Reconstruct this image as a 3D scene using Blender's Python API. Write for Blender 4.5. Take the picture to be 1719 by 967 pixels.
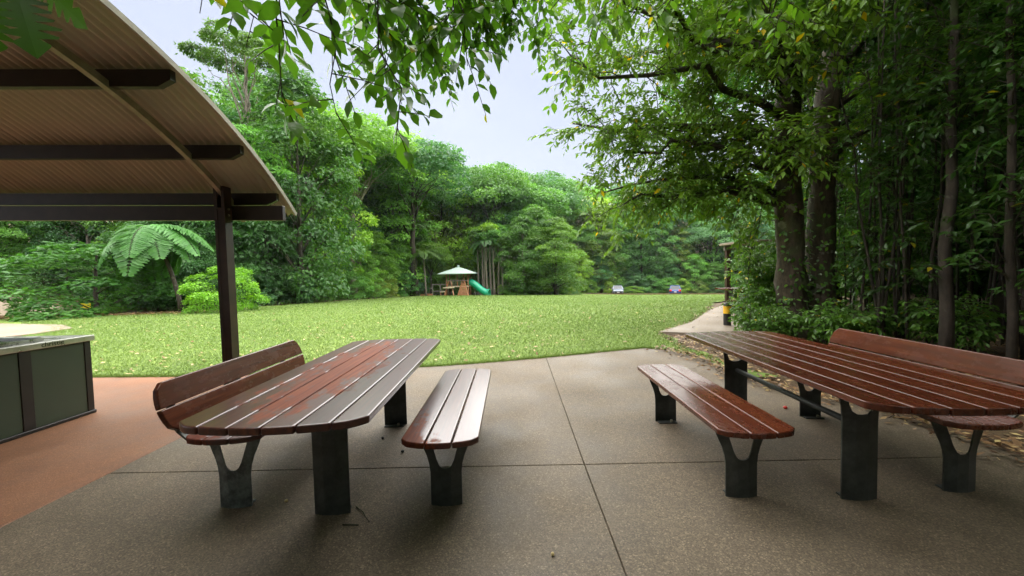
import bpy, bmesh, math, random
import numpy as np
from mathutils import Vector, Matrix

# ------------------------------------------------------------------ scene, camera, light
S = bpy.context.scene
COL = S.collection
for o in list(bpy.data.objects):
    bpy.data.objects.remove(o)

F_PX, PITCH, ROLL, CAM_H = 636.6, 0.0409, 0.0229, 1.38
cd = bpy.data.cameras.new('camera')
cd.sensor_width = 36.0
cd.lens = 36.0 * F_PX / 1719.0
cd.clip_start = 0.05
cd.clip_end = 2000.0
cam = bpy.data.objects.new('camera', cd)
COL.objects.link(cam)
fw = Vector((0, math.cos(PITCH), -math.sin(PITCH)))
u0 = Vector((0, math.sin(PITCH), math.cos(PITCH)))
r0 = Vector((1, 0, 0))
rr = r0 * math.cos(ROLL) - u0 * math.sin(ROLL)
uu = u0 * math.cos(ROLL) + r0 * math.sin(ROLL)
m = Matrix((rr, uu, -fw)).transposed().to_4x4()
m.translation = Vector((0, 0, CAM_H))
cam.matrix_world = m
S.camera = cam

SUN_ELEV, SUN_AZ = math.radians(81), math.radians(-8)   # azimuth measured from +Y towards +X
W = bpy.data.worlds.new('World')
S.world = W
W.use_nodes = True
nt = W.node_tree
nt.nodes.clear()
out = nt.nodes.new('ShaderNodeOutputWorld')
bg = nt.nodes.new('ShaderNodeBackground')
bg.inputs['Strength'].default_value = 0.10
sky = nt.nodes.new('ShaderNodeTexSky')
sky.sky_type = 'NISHITA'
sky.sun_disc = False
sky.sun_elevation = SUN_ELEV
sky.sun_rotation = SUN_AZ
sky.air_density = 1.0
sky.dust_density = 2.0
cl = nt.nodes.new('ShaderNodeTexNoise')
cl.inputs['Scale'].default_value = 1.6
cl.inputs['Detail'].default_value = 6
cr = nt.nodes.new('ShaderNodeValToRGB')
cr.color_ramp.elements[0].position = 0.3
cr.color_ramp.elements[0].color = (0.470, 0.510, 0.625, 1)
cr.color_ramp.elements[1].position = 0.72
cr.color_ramp.elements[1].color = (0.590, 0.620, 0.715, 1)
tc = nt.nodes.new('ShaderNodeTexCoord')
mp = nt.nodes.new('ShaderNodeMapping')
mp.inputs['Scale'].default_value = (1, 1, 2.2)
mx = nt.nodes.new('ShaderNodeMix')
mx.data_type = 'RGBA'
mx.inputs[0].default_value = 0.97
L = nt.links.new
L(tc.outputs['Generated'], mp.inputs['Vector'])
L(mp.outputs['Vector'], cl.inputs['Vector'])
L(cl.outputs['Fac'], cr.inputs['Fac'])
L(sky.outputs['Color'], mx.inputs[6])
L(cr.outputs['Color'], mx.inputs[7])
L(mx.outputs[2], bg.inputs['Color'])
L(bg.outputs['Background'], out.inputs['Surface'])

sl = bpy.data.lights.new('sun', 'SUN')
sl.energy = 1.5
sl.angle = math.radians(135)
sl.color = (1.0, 0.97, 0.90)
sun = bpy.data.objects.new('sun', sl)
COL.objects.link(sun)
sd = Vector((math.sin(SUN_AZ) * math.cos(SUN_ELEV), math.cos(SUN_AZ) * math.cos(SUN_ELEV), math.sin(SUN_ELEV)))
sun.rotation_euler = sd.to_track_quat('Z', 'Y').to_euler()
sun.location = sd * 60

S.view_settings.view_transform = 'Standard'
S.view_settings.look = 'None'
S.view_settings.exposure = 3.65
S.view_settings.gamma = 1.0
S.view_settings.use_curve_mapping = False
S.render.engine = 'CYCLES'
S.cycles.max_bounces = 7
S.cycles.diffuse_bounces = 3
S.cycles.glossy_bounces = 3
S.cycles.transmission_bounces = 4
S.cycles.transparent_max_bounces = 6
S.cycles.volume_bounces = 0
S.cycles.use_denoising = True
S.cycles.use_adaptive_sampling = True
S.cycles.adaptive_threshold = 0.015
S.cycles.caustics_reflective = False
S.cycles.caustics_refractive = False
S.cycles.sample_clamp_indirect = 6.0

random.seed(7)
RNG = np.random.default_rng(7)
PI = math.pi

# ------------------------------------------------------------------ materials
def newmat(name):
    mt = bpy.data.materials.new(name)
    mt.use_nodes = True
    n = mt.node_tree
    return mt, n, n.nodes['Principled BSDF'], n.links.new

def nd(n, t, **kw):
    x = n.nodes.new(t)
    for k, v in kw.items():
        if k in x.inputs:
            x.inputs[k].default_value = v
        else:
            setattr(x, k, v)
    return x

def ramp(n, *st):
    r = n.nodes.new('ShaderNodeValToRGB')
    e = r.color_ramp.elements
    while len(e) < len(st):
        e.new(0.5)
    for i, (p, c) in enumerate(st):
        e[i].position = p
        e[i].color = (c[0], c[1], c[2], 1) if len(c) > 2 else (c[0],) * 3 + (1,)
    return r

def noise(n, l, scale, detail=4, rough=0.55, vec=None, mapscale=None, coord='Object'):
    t = n.nodes.new('ShaderNodeTexNoise')
    t.inputs['Scale'].default_value = scale
    t.inputs['Detail'].default_value = detail
    t.inputs['Roughness'].default_value = rough
    c = n.nodes.new('ShaderNodeTexCoord')
    if mapscale:
        mm = n.nodes.new('ShaderNodeMapping')
        mm.inputs['Scale'].default_value = mapscale
        l(c.outputs[coord], mm.inputs['Vector'])
        l(mm.outputs['Vector'], t.inputs['Vector'])
    else:
        l(c.outputs[coord], t.inputs['Vector'])
    return t

def mixc(n, l, fac, a, b, mode='MIX'):
    x = n.nodes.new('ShaderNodeMix')
    x.data_type = 'RGBA'
    x.blend_type = mode
    for i, v in ((0, fac), (6, a), (7, b)):
        if hasattr(v, 'links'):
            l(v, x.inputs[i])
        elif i == 0:
            x.inputs[0].default_value = v
        else:
            x.inputs[i].default_value = (v[0], v[1], v[2], 1)
    return x.outputs[2]

def bump(n, l, h, b, strength=0.3, dist=0.01):
    x = n.nodes.new('ShaderNodeBump')
    x.inputs['Strength'].default_value = strength
    x.inputs['Distance'].default_value = dist
    l(h, x.inputs['Height'])
    l(x.outputs['Normal'], b.inputs['Normal'])

M = {}
def plain(name, col, rough=0.6, metal=0.0, var=0.25, scale=6.0, bumpy=0.0):
    mt, n, b, l = newmat(name)
    t = noise(n, l, scale, 5)
    lo = [c * (1 - var) for c in col]
    hi = [min(1, c * (1 + var)) for c in col]
    r = ramp(n, (0.3, lo), (0.7, hi))
    l(t.outputs['Fac'], r.inputs['Fac'])
    l(r.outputs['Color'], b.inputs['Base Color'])
    b.inputs['Roughness'].default_value = rough
    b.inputs['Metallic'].default_value = metal
    if bumpy:
        bump(n, l, t.outputs['Fac'], b, bumpy, 0.01)
    M[name] = mt
    return mt

def concrete(name, a, bcol, dark, peb, wet=0.5):
    mt, n, b, l = newmat(name)
    big = noise(n, l, 0.55, 5, 0.6)
    r = ramp(n, (0.32, a), (0.68, bcol))
    l(big.outputs['Fac'], r.inputs['Fac'])
    st = noise(n, l, 2.6, 6, 0.7)
    sr = ramp(n, (0.36, dark), (0.56, (1, 1, 1)))
    l(st.outputs['Fac'], sr.inputs['Fac'])
    c1 = mixc(n, l, 0.55, r.outputs['Color'], sr.outputs['Color'], 'MULTIPLY')
    v = nd(n, 'ShaderNodeTexVoronoi', Scale=150.0)
    co = nd(n, 'ShaderNodeTexCoord')
    l(co.outputs['Object'], v.inputs['Vector'])
    pr = ramp(n, (0.0, (0.6,)), (0.55, (1.0,)), (0.9, (1.35,)), (1.0, (2.2,)))
    sep = nd(n, 'ShaderNodeSeparateColor')
    l(v.outputs['Color'], sep.inputs['Color'])
    l(sep.outputs[0], pr.inputs['Fac'])
    c2 = mixc(n, l, peb, c1, pr.outputs['Color'], 'MULTIPLY')
    fine = noise(n, l, 160, 2, 0.6)
    fr = ramp(n, (0.3, (0.7,)), (0.7, (1.25,)))
    l(fine.outputs['Fac'], fr.inputs['Fac'])
    c3 = mixc(n, l, peb * 0.6, c2, fr.outputs['Color'], 'MULTIPLY')
    l(c3, b.inputs['Base Color'])
    rr_ = ramp(n, (0.35, (0.50,)), (0.65, (0.80,)))
    w2 = noise(n, l, 1.3, 6, 0.65)
    l(w2.outputs['Fac'], rr_.inputs['Fac'])
    l(rr_.outputs['Color'], b.inputs['Roughness'])
    b.inputs['Specular IOR Level'].default_value = wet * 0.7
    bump(n, l, v.outputs['Distance'], b, 0.35, 0.004)
    M[name] = mt
    return mt

concrete('aggregate', (0.119, 0.092, 0.063), (0.164, 0.128, 0.089), (0.55, 0.54, 0.52), 0.80)
concrete('red_concrete', (0.195, 0.088, 0.046), (0.265, 0.128, 0.068), (0.60, 0.56, 0.54), 0.35)
concrete('pale_concrete', (0.20, 0.158, 0.115), (0.25, 0.20, 0.15), (0.75, 0.72, 0.70), 0.35)
plain('joint_dirt', (0.05, 0.038, 0.028), 0.9)

def timber(name, wet):
    """wet: None, 'table' or 'bench' - a water film everywhere but on a ragged patch that shed it"""
    mt, n, b, l = newmat(name)
    g = noise(n, l, 3.0, 8, 0.65, mapscale=(14, 0.7, 8))
    r = ramp(n, (0.28, (0.040, 0.0095, 0.0055)), (0.5, (0.085, 0.0195, 0.0095)), (0.74, (0.140, 0.037, 0.0145)))
    l(g.outputs['Fac'], r.inputs['Fac'])
    oi = nd(n, 'ShaderNodeObjectInfo')
    hr = ramp(n, (0.0, (0.72, 0.66, 0.66)), (0.5, (1, 1, 1)), (1.0, (1.25, 1.28, 1.1)))
    l(oi.outputs['Random'], hr.inputs['Fac'])
    c = mixc(n, l, 1.0, r.outputs['Color'], hr.outputs['Color'], 'MULTIPLY')
    wn = noise(n, l, 5.5, 10, 0.72, mapscale=(1.5, 0.8, 1))
    if wet:
        tc_ = nd(n, 'ShaderNodeTexCoord')
        sx = nd(n, 'ShaderNodeSeparateXYZ')
        l(tc_.outputs['Object'], sx.inputs[0])
        def mth(op, x, y=None, z=None):
            q = nd(n, 'ShaderNodeMath', operation=op)
            for i, v in enumerate((x, y, z)):
                if v is None: continue
                if hasattr(v, 'links'): l(v, q.inputs[i])
                else: q.inputs[i].default_value = v
            return q.outputs[0]
        if wet == 'table':
            ax = mth('ABSOLUTE', mth('ADD', sx.outputs[0], 0.06))
            ay = mth('ABSOLUTE', mth('ADD', sx.outputs[1], 0.05))
            d = mth('SUBTRACT', 0.80, mth('ADD', mth('MULTIPLY', ax, 1.9), mth('MULTIPLY', mth('POWER', ay, 3.0), 0.45)))
        else:
            d = mth('SUBTRACT', mth('MULTIPLY', sx.outputs[0], -2.4), mth('MULTIPLY', mth('ADD', sx.outputs[1], 0.42), 0.75))
        msk = mth('ADD', d, mth('MULTIPLY_ADD', wn.outputs['Fac'], 2.2, -1.1))
        fl = ramp(n, (0.34, (0.80,)), (0.50, (0.0,)))
        l(msk, fl.inputs['Fac'])
        l(fl.outputs['Color'], b.inputs['Coat Weight'])
        dc = ramp(n, (0.34, (0.85, 0.85, 0.95)), (0.50, (1.6, 1.45, 1.0)))
        l(msk, dc.inputs['Fac'])
        c = mixc(n, l, 1.0, c, dc.outputs['Color'], 'MULTIPLY')
        rg = ramp(n, (0.34, (0.38,)), (0.50, (0.62,)))
        sr_ = ramp(n, (0.34, (0.32,)), (0.50, (0.20,)))
        l(msk, sr_.inputs['Fac'])
        l(sr_.outputs['Color'], b.inputs['Specular IOR Level'])
        l(msk, rg.inputs['Fac'])
        b.inputs['Coat Roughness'].default_value = 0.20
        b.inputs['Coat IOR'].default_value = 1.45
        b.inputs['Coat Tint'].default_value = (0.93, 0.94, 1.0, 1)
    else:
        rg = ramp(n, (0.35, (0.20,)), (0.65, (0.32,)))
        l(wn.outputs['Fac'], rg.inputs['Fac'])
        b.inputs['Specular IOR Level'].default_value = 0.38
        b.inputs['Coat Weight'].default_value = 0.18
        b.inputs['Coat Roughness'].default_value = 0.18
    l(c, b.inputs['Base Color'])
    l(rg.outputs['Color'], b.inputs['Roughness'])
    f2 = noise(n, l, 30, 4, 0.6, mapscale=(1.6, 0.35, 1))
    bump(n, l, f2.outputs['Fac'], b, 0.10, 0.004)
    M[name] = mt
timber('wet_timber', 'table')
timber('wet_bench_timber', 'bench')
timber('dry_timber', None)

def steel(name, a, b_, rough):
    mt, n, b, l = newmat(name)
    t = noise(n, l, 7, 7, 0.7)
    r = ramp(n, (0.42, a), (0.66, b_))
    l(t.outputs['Fac'], r.inputs['Fac'])
    l(r.outputs['Color'], b.inputs['Base Color'])
    b.inputs['Metallic'].default_value = 0.25
    rg = ramp(n, (0.3, (rough - 0.1,)), (0.7, (rough + 0.12,)))
    l(t.outputs['Fac'], rg.inputs['Fac'])
    l(rg.outputs['Color'], b.inputs['Roughness'])
    M[name] = mt
steel('dark_steel', (0.034, 0.037, 0.035), (0.080, 0.086, 0.080), 0.46)
steel('worn_steel', (0.055, 0.062, 0.062), (0.24, 0.27, 0.275), 0.45)
steel('galvanised', (0.23, 0.215, 0.16), (0.36, 0.34, 0.26), 0.5)
steel('stainless', (0.42, 0.42, 0.40), (0.55, 0.55, 0.52), 0.30)
M['stainless'].node_tree.nodes['Principled BSDF'].inputs['Metallic'].default_value = 0.85
plain('roof_sheet', (0.45, 0.425, 0.35), 0.45, 0.0, 0.13, 1.5)
plain('roof_top', (0.33, 0.35, 0.33), 0.45, 0.3)
plain('beam_timber', (0.016, 0.0105, 0.008), 0.5, 0, 0.4, 8)
plain('post_timber', (0.034, 0.0165, 0.0115), 0.42, 0, 0.4, 9)
plain('green_panel', (0.040, 0.062, 0.040), 0.45, 0, 0.10, 2)
plain('black_frame', (0.014, 0.013, 0.012), 0.45)
plain('hotplate', (0.02, 0.02, 0.021), 0.25, 0.4)
plain('letter_white', (0.75, 0.75, 0.72), 0.5)
plain('yellow_paint', (0.75, 0.42, 0.02), 0.5)
plain('sign_yellow', (0.72, 0.56, 0.02), 0.5)
plain('slide_green', (0.0, 0.27, 0.155), 0.35, 0, 0.08)
plain('play_roof', (0.40, 0.50, 0.44), 0.5, 0, 0.08)
plain('play_timber', (0.30, 0.135, 0.062), 0.65)
plain('play_pale', (0.5, 0.42, 0.28), 0.65)
plain('play_grey', (0.16, 0.145, 0.125), 0.7)
plain('tyre', (0.012, 0.012, 0.012), 0.8)
plain('car_silver', (0.20, 0.23, 0.29), 0.25, 0.3, 0.03)
plain('car_red', (0.23, 0.016, 0.030), 0.25, 0.2, 0.03)
plain('car_blue', (0.030, 0.055, 0.20), 0.25, 0.2, 0.03)
plain('car_glass', (0.015, 0.02, 0.028), 0.08, 0.0, 0.05)
plain('car_trim', (0.012, 0.012, 0.014), 0.5)
plain('lamp_red', (0.5, 0.012, 0.01), 0.2)
plain('lamp_clear', (0.7, 0.72, 0.75), 0.12)
plain('rim', (0.45, 0.45, 0.47), 0.3, 0.7)
plain('nut', (0.50, 0.38, 0.18), 0.5)
plain('red_fruit', (0.5, 0.03, 0.02), 0.4)

def bark(name, a, b_, lich):
    mt, n, b, l = newmat(name)
    t = noise(n, l, 9, 9, 0.78, mapscale=(1, 1, 0.45))
    r = ramp(n, (0.36, a), (0.64, b_))
    l(t.outputs['Fac'], r.inputs['Fac'])
    c = r.outputs['Color']
    if lich:
        v = noise(n, l, 4.5, 3, 0.5)
        vr = ramp(n, (0.64, (0,)), (0.69, (1,)))
        l(v.outputs['Fac'], vr.inputs['Fac'])
        c = mixc(n, l, vr.outputs['Color'], c, lich)
        v2 = noise(n, l, 1.7, 4, 0.5)
        vr2 = ramp(n, (0.56, (0,)), (0.70, (0.7,)))
        l(v2.outputs['Fac'], vr2.inputs['Fac'])
        c = mixc(n, l, vr2.outputs['Color'], c, (0.055, 0.075, 0.022))
    l(c, b.inputs['Base Color'])
    b.inputs['Roughness'].default_value = 0.85
    bump(n, l, t.outputs['Fac'], b, 0.6, 0.03)
    M[name] = mt
bark('bark_big', (0.024, 0.017, 0.011), (0.100, 0.071, 0.045), (0.24, 0.22, 0.18))
bark('bark_dark', (0.014, 0.010, 0.007), (0.050, 0.036, 0.025), (0.09, 0.082, 0.065))
bark('bark_pale', (0.12, 0.10, 0.075), (0.24, 0.21, 0.165), None)

def leafmat(name, trans=0.38, rough=0.42, spec=0.32):
    """leaf colour = the object's own colour, varied from leaf to leaf"""
    mt, n, b, l = newmat(name)
    oi = nd(n, 'ShaderNodeObjectInfo')
    at = nd(n, 'ShaderNodeAttribute', attribute_name='tint')
    hr = ramp(n, (0.0, (0.55, 0.60, 0.55)), (0.45, (0.98, 1.0, 0.92)), (0.8, (1.35, 1.3, 1.08)), (0.965, (1.7, 1.45, 1.1)), (0.985, (6.5, 2.4, 0.6)))
    l(at.outputs['Fac'], hr.inputs['Fac'])
    c = mixc(n, l, 1.0, oi.outputs['Color'], hr.outputs['Color'], 'MULTIPLY')
    l(c, b.inputs['Base Color'])
    b.inputs['Roughness'].default_value = rough
    b.inputs['Specular IOR Level'].default_value = spec
    tr = nd(n, 'ShaderNodeBsdfTranslucent')
    c2 = mixc(n, l, 1.0, c, (1.35, 1.45, 0.55), 'MULTIPLY')
    l(c2, tr.inputs['Color'])
    ms = nd(n, 'ShaderNodeMixShader', Fac=trans)
    l(b.outputs['BSDF'], ms.inputs[1])
    l(tr.outputs['BSDF'], ms.inputs[2])
    l(ms.outputs['Shader'], n.nodes['Material Output'].inputs['Surface'])
    M[name] = mt
leafmat('leaf')
leafmat('leaf_gloss', 0.40, 0.33, 0.42)

def litter_leaf():
    mt, n, b, l = newmat('litter_leaf')
    at = nd(n, 'ShaderNodeAttribute', attribute_name='tint')
    r = ramp(n, (0.0, (0.05, 0.025, 0.012)), (0.35, (0.13, 0.062, 0.025)), (0.62, (0.24, 0.13, 0.05)), (0.85, (0.36, 0.24, 0.11)), (1.0, (0.48, 0.37, 0.15)))
    l(at.outputs['Fac'], r.inputs['Fac'])
    l(r.outputs['Color'], b.inputs['Base Color'])
    b.inputs['Roughness'].default_value = 0.6
    M['litter_leaf'] = mt
litter_leaf()

def grassmat():
    mt, n, b, l = newmat('grass_blade')
    at = nd(n, 'ShaderNodeAttribute', attribute_name='tint')
    r = ramp(n, (0.0, (0.082, 0.148, 0.022)), (0.4, (0.142, 0.222, 0.038)), (0.75, (0.195, 0.272, 0.060)), (0.92, (0.27, 0.325, 0.130)), (1.0, (0.36, 0.36, 0.21)))
    l(at.outputs['Fac'], r.inputs['Fac'])
    l(r.outputs['Color'], b.inputs['Base Color'])
    b.inputs['Roughness'].default_value = 0.45
    tr = nd(n, 'ShaderNodeBsdfTranslucent')
    l(r.outputs['Color'], tr.inputs['Color'])
    ms = nd(n, 'ShaderNodeMixShader', Fac=0.3)
    l(b.outputs['BSDF'], ms.inputs[1])
    l(tr.outputs['BSDF'], ms.inputs[2])
    l(ms.outputs['Shader'], n.nodes['Material Output'].inputs['Surface'])
    M['grass_blade'] = mt
    mt, n, b, l = newmat('lawn')
    a = noise(n, l, 0.35, 6, 0.6)
    r = ramp(n, (0.3, (0.132, 0.212, 0.036)), (0.55, (0.172, 0.252, 0.050)), (0.75, (0.215, 0.265, 0.078)))
    l(a.outputs['Fac'], r.inputs['Fac'])
    f = noise(n, l, 9, 6, 0.75)
    fr = ramp(n, (0.3, (0.55,)), (0.7, (1.35,)))
    l(f.outputs['Fac'], fr.inputs['Fac'])
    c = mixc(n, l, 0.75, r.outputs['Color'], fr.outputs['Color'], 'MULTIPLY')
    d = noise(n, l, 0.9, 5, 0.65)
    dr = ramp(n, (0.60, (0,)), (0.74, (0.7,)))
    l(d.outputs['Fac'], dr.inputs['Fac'])
    c = mixc(n, l, dr.outputs['Color'], c, (0.25, 0.18, 0.085))
    l(c, b.inputs['Base Color'])
    b.inputs['Roughness'].default_value = 0.8
    b.inputs['Specular IOR Level'].default_value = 0.2
    bump(n, l, f.outputs['Fac'], b, 0.8, 0.05)
    M['lawn'] = mt
    mt, n, b, l = newmat('forest_floor')
    a = noise(n, l, 1.1, 8, 0.7)
    r = ramp(n, (0.3, (0.045, 0.027, 0.014)), (0.5, (0.10, 0.062, 0.030)), (0.72, (0.17, 0.115, 0.055)))
    l(a.outputs['Fac'], r.inputs['Fac'])
    f = noise(n, l, 26, 5, 0.7)
    fr = ramp(n, (0.3, (0.5,)), (0.7, (1.5,)))
    l(f.outputs['Fac'], fr.inputs['Fac'])
    c = mixc(n, l, 0.8, r.outputs['Color'], fr.outputs['Color'], 'MULTIPLY')
    l(c, b.inputs['Base Color'])
    b.inputs['Roughness'].default_value = 0.9
    bump(n, l, f.outputs['Fac'], b, 0.7, 0.04)
    M['forest_floor'] = mt
grassmat()

# ------------------------------------------------------------------ object helpers
def link(name, data, parent=None, mat=None, loc=None, rot=None):
    o = bpy.data.objects.new(name, data)
    COL.objects.link(o)
    if mat is not None and data is not None and not data.materials:
        data.materials.append(M[mat])
    if parent is not None:
        o.parent = parent
    if loc is not None:
        o.location = loc
    if rot is not None:
        o.rotation_euler = rot
    return o

def tag(o, label=None, cat=None, group=None, kind=None):
    if label: o['label'] = label
    if cat: o['category'] = cat
    if group: o['group'] = group
    if kind: o['kind'] = kind
    return o

def thing(name, label, cat, loc=(0, 0, 0), rz=0.0, group=None):
    o = link(name, None, None, None, loc, (0, 0, rz))
    o.empty_display_size = 0.1
    return tag(o, label, cat, group)

def np_mesh(name, V, Fc, tint=None, smooth=False):
    V = np.asarray(V, np.float32)
    Fc = np.asarray(Fc, np.int32)
    k = Fc.shape[1]
    me = bpy.data.meshes.new(name)
    me.vertices.add(len(V))
    me.vertices.foreach_set('co', V.ravel())
    me.loops.add(Fc.size)
    me.loops.foreach_set('vertex_index', Fc.ravel())
    me.polygons.add(len(Fc))
    me.polygons.foreach_set('loop_start', np.arange(0, Fc.size, k, dtype=np.int32))
    me.polygons.foreach_set('loop_total', np.full(len(Fc), k, np.int32))
    if smooth:
        me.polygons.foreach_set('use_smooth', np.ones(len(Fc), bool))
    if tint is not None:
        a = me.attributes.new('tint', 'FLOAT', 'FACE')
        a.data.foreach_set('value', np.asarray(tint, np.float32))
    me.update(calc_edges=True)
    return me

class MB:
    """collects simple solids into one mesh"""
    def __init__(s):
        s.v, s.f = [], []
    def add(s, vs, fs):
        o = len(s.v)
        s.v += [tuple(v) for v in vs]
        s.f += [tuple(i + o for i in f) for f in fs]
    def box(s, x0, x1, y0, y1, z0, z1):
        s.add([(x0, y0, z0), (x1, y0, z0), (x1, y1, z0), (x0, y1, z0), (x0, y0, z1), (x1, y0, z1), (x1, y1, z1), (x0, y1, z1)],
              [(0, 3, 2, 1), (4, 5, 6, 7), (0, 1, 5, 4), (1, 2, 6, 5), (2, 3, 7, 6), (3, 0, 4, 7)])
    def bar(s, a, b, w, h):
        a, b = Vector(a), Vector(b)
        d = (b - a).normalized()
        sd_ = d.cross(Vector((0, 0, 1)))
        if sd_.length < 1e-4: sd_ = Vector((1, 0, 0))
        sd_.normalize()
        u = sd_.cross(d)
        vs = []
        for p in (a, b):
            for i, j in ((-1, -1), (1, -1), (1, 1), (-1, 1)):
                vs.append(p + sd_ * (i * w / 2) + u * (j * h / 2))
        s.add(vs, [(0, 1, 2, 3), (7, 6, 5, 4), (0, 4, 5, 1), (1, 5, 6, 2), (2, 6, 7, 3), (3, 7, 4, 0)])
    def tube(s, pts, rad, n=8, cap=True):
        pts = [Vector(p) for p in pts]
        if not hasattr(rad, '__len__'): rad = [rad] * len(pts)
        o = len(s.v)
        u = None
        for i, p in enumerate(pts):
            d = (pts[min(i + 1, len(pts) - 1)] - pts[max(i - 1, 0)])
            d = d.normalized() if d.length > 1e-9 else Vector((0, 0, 1))
            if u is None:
                u = d.orthogonal().normalized()
            else:
                u = u - d * u.dot(d)
                u = u.normalized() if u.length > 1e-6 else d.orthogonal().normalized()
            w = d.cross(u)
            for k in range(n):
                a = 2 * PI * k / n
                s.v.append(tuple(p + (u * math.cos(a) + w * math.sin(a)) * rad[i]))
        for i in range(len(pts) - 1):
            for k in range(n):
                k2 = (k + 1) % n
                s.f.append((o + i * n + k, o + i * n + k2, o + (i + 1) * n + k2, o + (i + 1) * n + k))
        if cap:
            s.f.append(tuple(o + k for k in range(n))[::-1])
            s.f.append(tuple(o + (len(pts) - 1) * n + k for k in range(n)))
    def mesh(s, name, smooth=False, bev=0.0, segs=1):
        me = bpy.data.meshes.new(name)
        me.from_pydata(s.v, [], s.f)
        bm = bmesh.new()
        bm.from_mesh(me)
        bmesh.ops.recalc_face_normals(bm, faces=bm.faces)
        if bev:
            es = [e for e in bm.edges if len(e.link_faces) == 2 and e.calc_face_angle(0) > 0.5]
            bmesh.ops.bevel(bm, geom=es, offset=bev, segments=segs, profile=0.6, affect='EDGES', clamp_overlap=True)
        bm.to_mesh(me)
        bm.free()
        if smooth:
            me.polygons.foreach_set('use_smooth', np.ones(len(me.polygons), bool))
        return me
    def build(s, name, mat, parent=None, smooth=False, bev=0.0, segs=1, **kw):
        return link(name, s.mesh(name, smooth, bev, segs), parent, mat, **kw)

def prism(poly, z0, z1):
    """closed outline (x, y) extruded in z -> MB"""
    mb = MB()
    n = len(poly)
    mb.v = [(x, y, z0) for x, y in poly] + [(x, y, z1) for x, y in poly]
    mb.f = [tuple(range(n))[::-1], tuple(range(n, 2 * n))] + [(i, (i + 1) % n, n + (i + 1) % n, n + i) for i in range(n)]
    return mb

# ------------------------------------------------------------------ terrain
TL = np.array([(15.5, -30), (17, -18.6), (19.5, -16.4), (23, -14.9), (28.5, -13.9), (33.5, -12.9), (41, -11.2), (47, -8.5), (400, -8)], float)
def gz(x, y):
    x = np.asarray(x, float); y = np.asarray(y, float)
    yy = np.clip(y, 14, 66)
    z = -(yy - 14) * (0.042 + 0.0007 * np.clip(x, -20, 30))
    z = z + 0.36 * np.clip(y - 74, 0, 90)
    left = np.interp(y, TL[:, 0], TL[:, 1]) - 5 - x
    z = z + 0.16 * np.clip(left, 0, 60) * (y > 12) * np.clip((y - 12) / 8, 0, 1)
    return z

def sheet(name, xs, ys, mat, dz, kind='structure'):
    X, Y = np.meshgrid(xs, ys)
    Z = gz(X, Y) + dz
    V = np.stack([X, Y, Z], -1).reshape(-1, 3)
    nx, ny = len(xs), len(ys)
    i, j = np.meshgrid(np.arange(nx - 1), np.arange(ny - 1))
    a = (j * nx + i).ravel()
    Fc = np.stack([a, a + 1, a + nx + 1, a + nx], -1)
    o = link(name, np_mesh(name, V, Fc, smooth=True), None, mat)
    o['kind'] = kind
    return o

gx = np.unique(np.concatenate([np.linspace(-400, -60, 12), np.linspace(-60, 60, 81), np.linspace(60, 400, 12)]))
gy = np.unique(np.concatenate([np.linspace(-300, -20, 8), np.linspace(-20, 100, 81), np.linspace(100, 400, 16)]))
sheet('ground', gx, gy, 'forest_floor', -0.085)

# lawn: rows between a left and a right border
lys = np.concatenate([np.linspace(4.8, 20, 50), np.linspace(20.6, 61, 60)])
LL = np.array([(4.8, -13), (10.5, -13.2), (12.0, -14.6), (14.0, -19), (15.6, -24), (16.6, -17.5), (19, -15.6), (23, -14.2), (28.5, -13.3), (33.5, -12.2), (41, -10.3), (44.5, -8.0), (45.3, -2), (45.6, 6.5), (52, 9.5), (61, 10.5)])
LR = np.array([(4.8, 3.3), (6.6, 3.1), (8.3, 3.3), (9.8, 4.65), (12.4, 6.5), (17, 9.0), (26, 17), (40, 30), (61, 44)])
def lawn_l(y): return np.interp(y, LL[:, 0], LL[:, 1])
def lawn_r(y): return np.interp(y, LR[:, 0], LR[:, 1])
def lawn_sheet():
    nx = 70
    V = []
    for y in lys:
        a = lawn_l(y) + 0.25 * math.sin(y * 3.1) + 0.15 * math.sin(y * 7.7)
        b = lawn_r(y) + 0.12 * math.sin(y * 4.3)
        x = np.linspace(a, b, nx)
        V.append(np.stack([x, np.full(nx, y), gz(x, np.full(nx, y)) - 0.03], -1))
    V = np.concatenate(V)
    i, j = np.meshgrid(np.arange(nx - 1), np.arange(len(lys) - 1))
    a = (j * nx + i).ravel()
    o = link('lawn', np_mesh('lawn', V, np.stack([a, a + 1, a + nx + 1, a + nx], -1), smooth=True), None, 'lawn')
    o['kind'] = 'structure'
lawn_sheet()

# paving: slabs with open joints between them
pav = link('patio', None)
pav['kind'] = 'structure'
def slab(name, poly, mat, top=0.0, parent=pav):
    o = prism(poly, top - 0.14, top).build(name, mat, parent, bev=0.004)
    return o
slab('slab', [(-2.935, -5), (0.486, -5), (0.486, 2.650), (-2.935, 2.680)], 'aggregate')
slab('slab', [(0.491, -5), (3.9, -5), (3.62, 2.632), (0.491, 2.650)], 'aggregate')
slab('slab', [(-2.935, 2.686), (0.486, 2.656), (0.520, 6.045), (-0.3, 5.83), (-1.05, 5.66), (-2.0, 5.53), (-2.935, 5.44)], 'aggregate')
slab('slab', [(0.491, 2.656), (3.62, 2.638), (3.52, 3.5), (3.12, 4.0), (2.86, 4.6), (2.92, 5.3), (2.85, 5.85), (2.62, 6.42), (2.3, 6.62), (1.9, 6.50), (1.2, 6.27), (0.525, 6.052)], 'aggregate')
slab('red_slab', [(-9.5, -5), (-2.945, -5), (-2.945, 5.43), (-4.9, 5.39), (-6.1, 5.46), (-9.5, 5.55)], 'red_concrete', -0.002)
b = MB(); b.box(-9.4, 3.4, -4.9, 5.3, -0.2, -0.10)
b.build('joint_bed', 'joint_dirt', pav)

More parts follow.
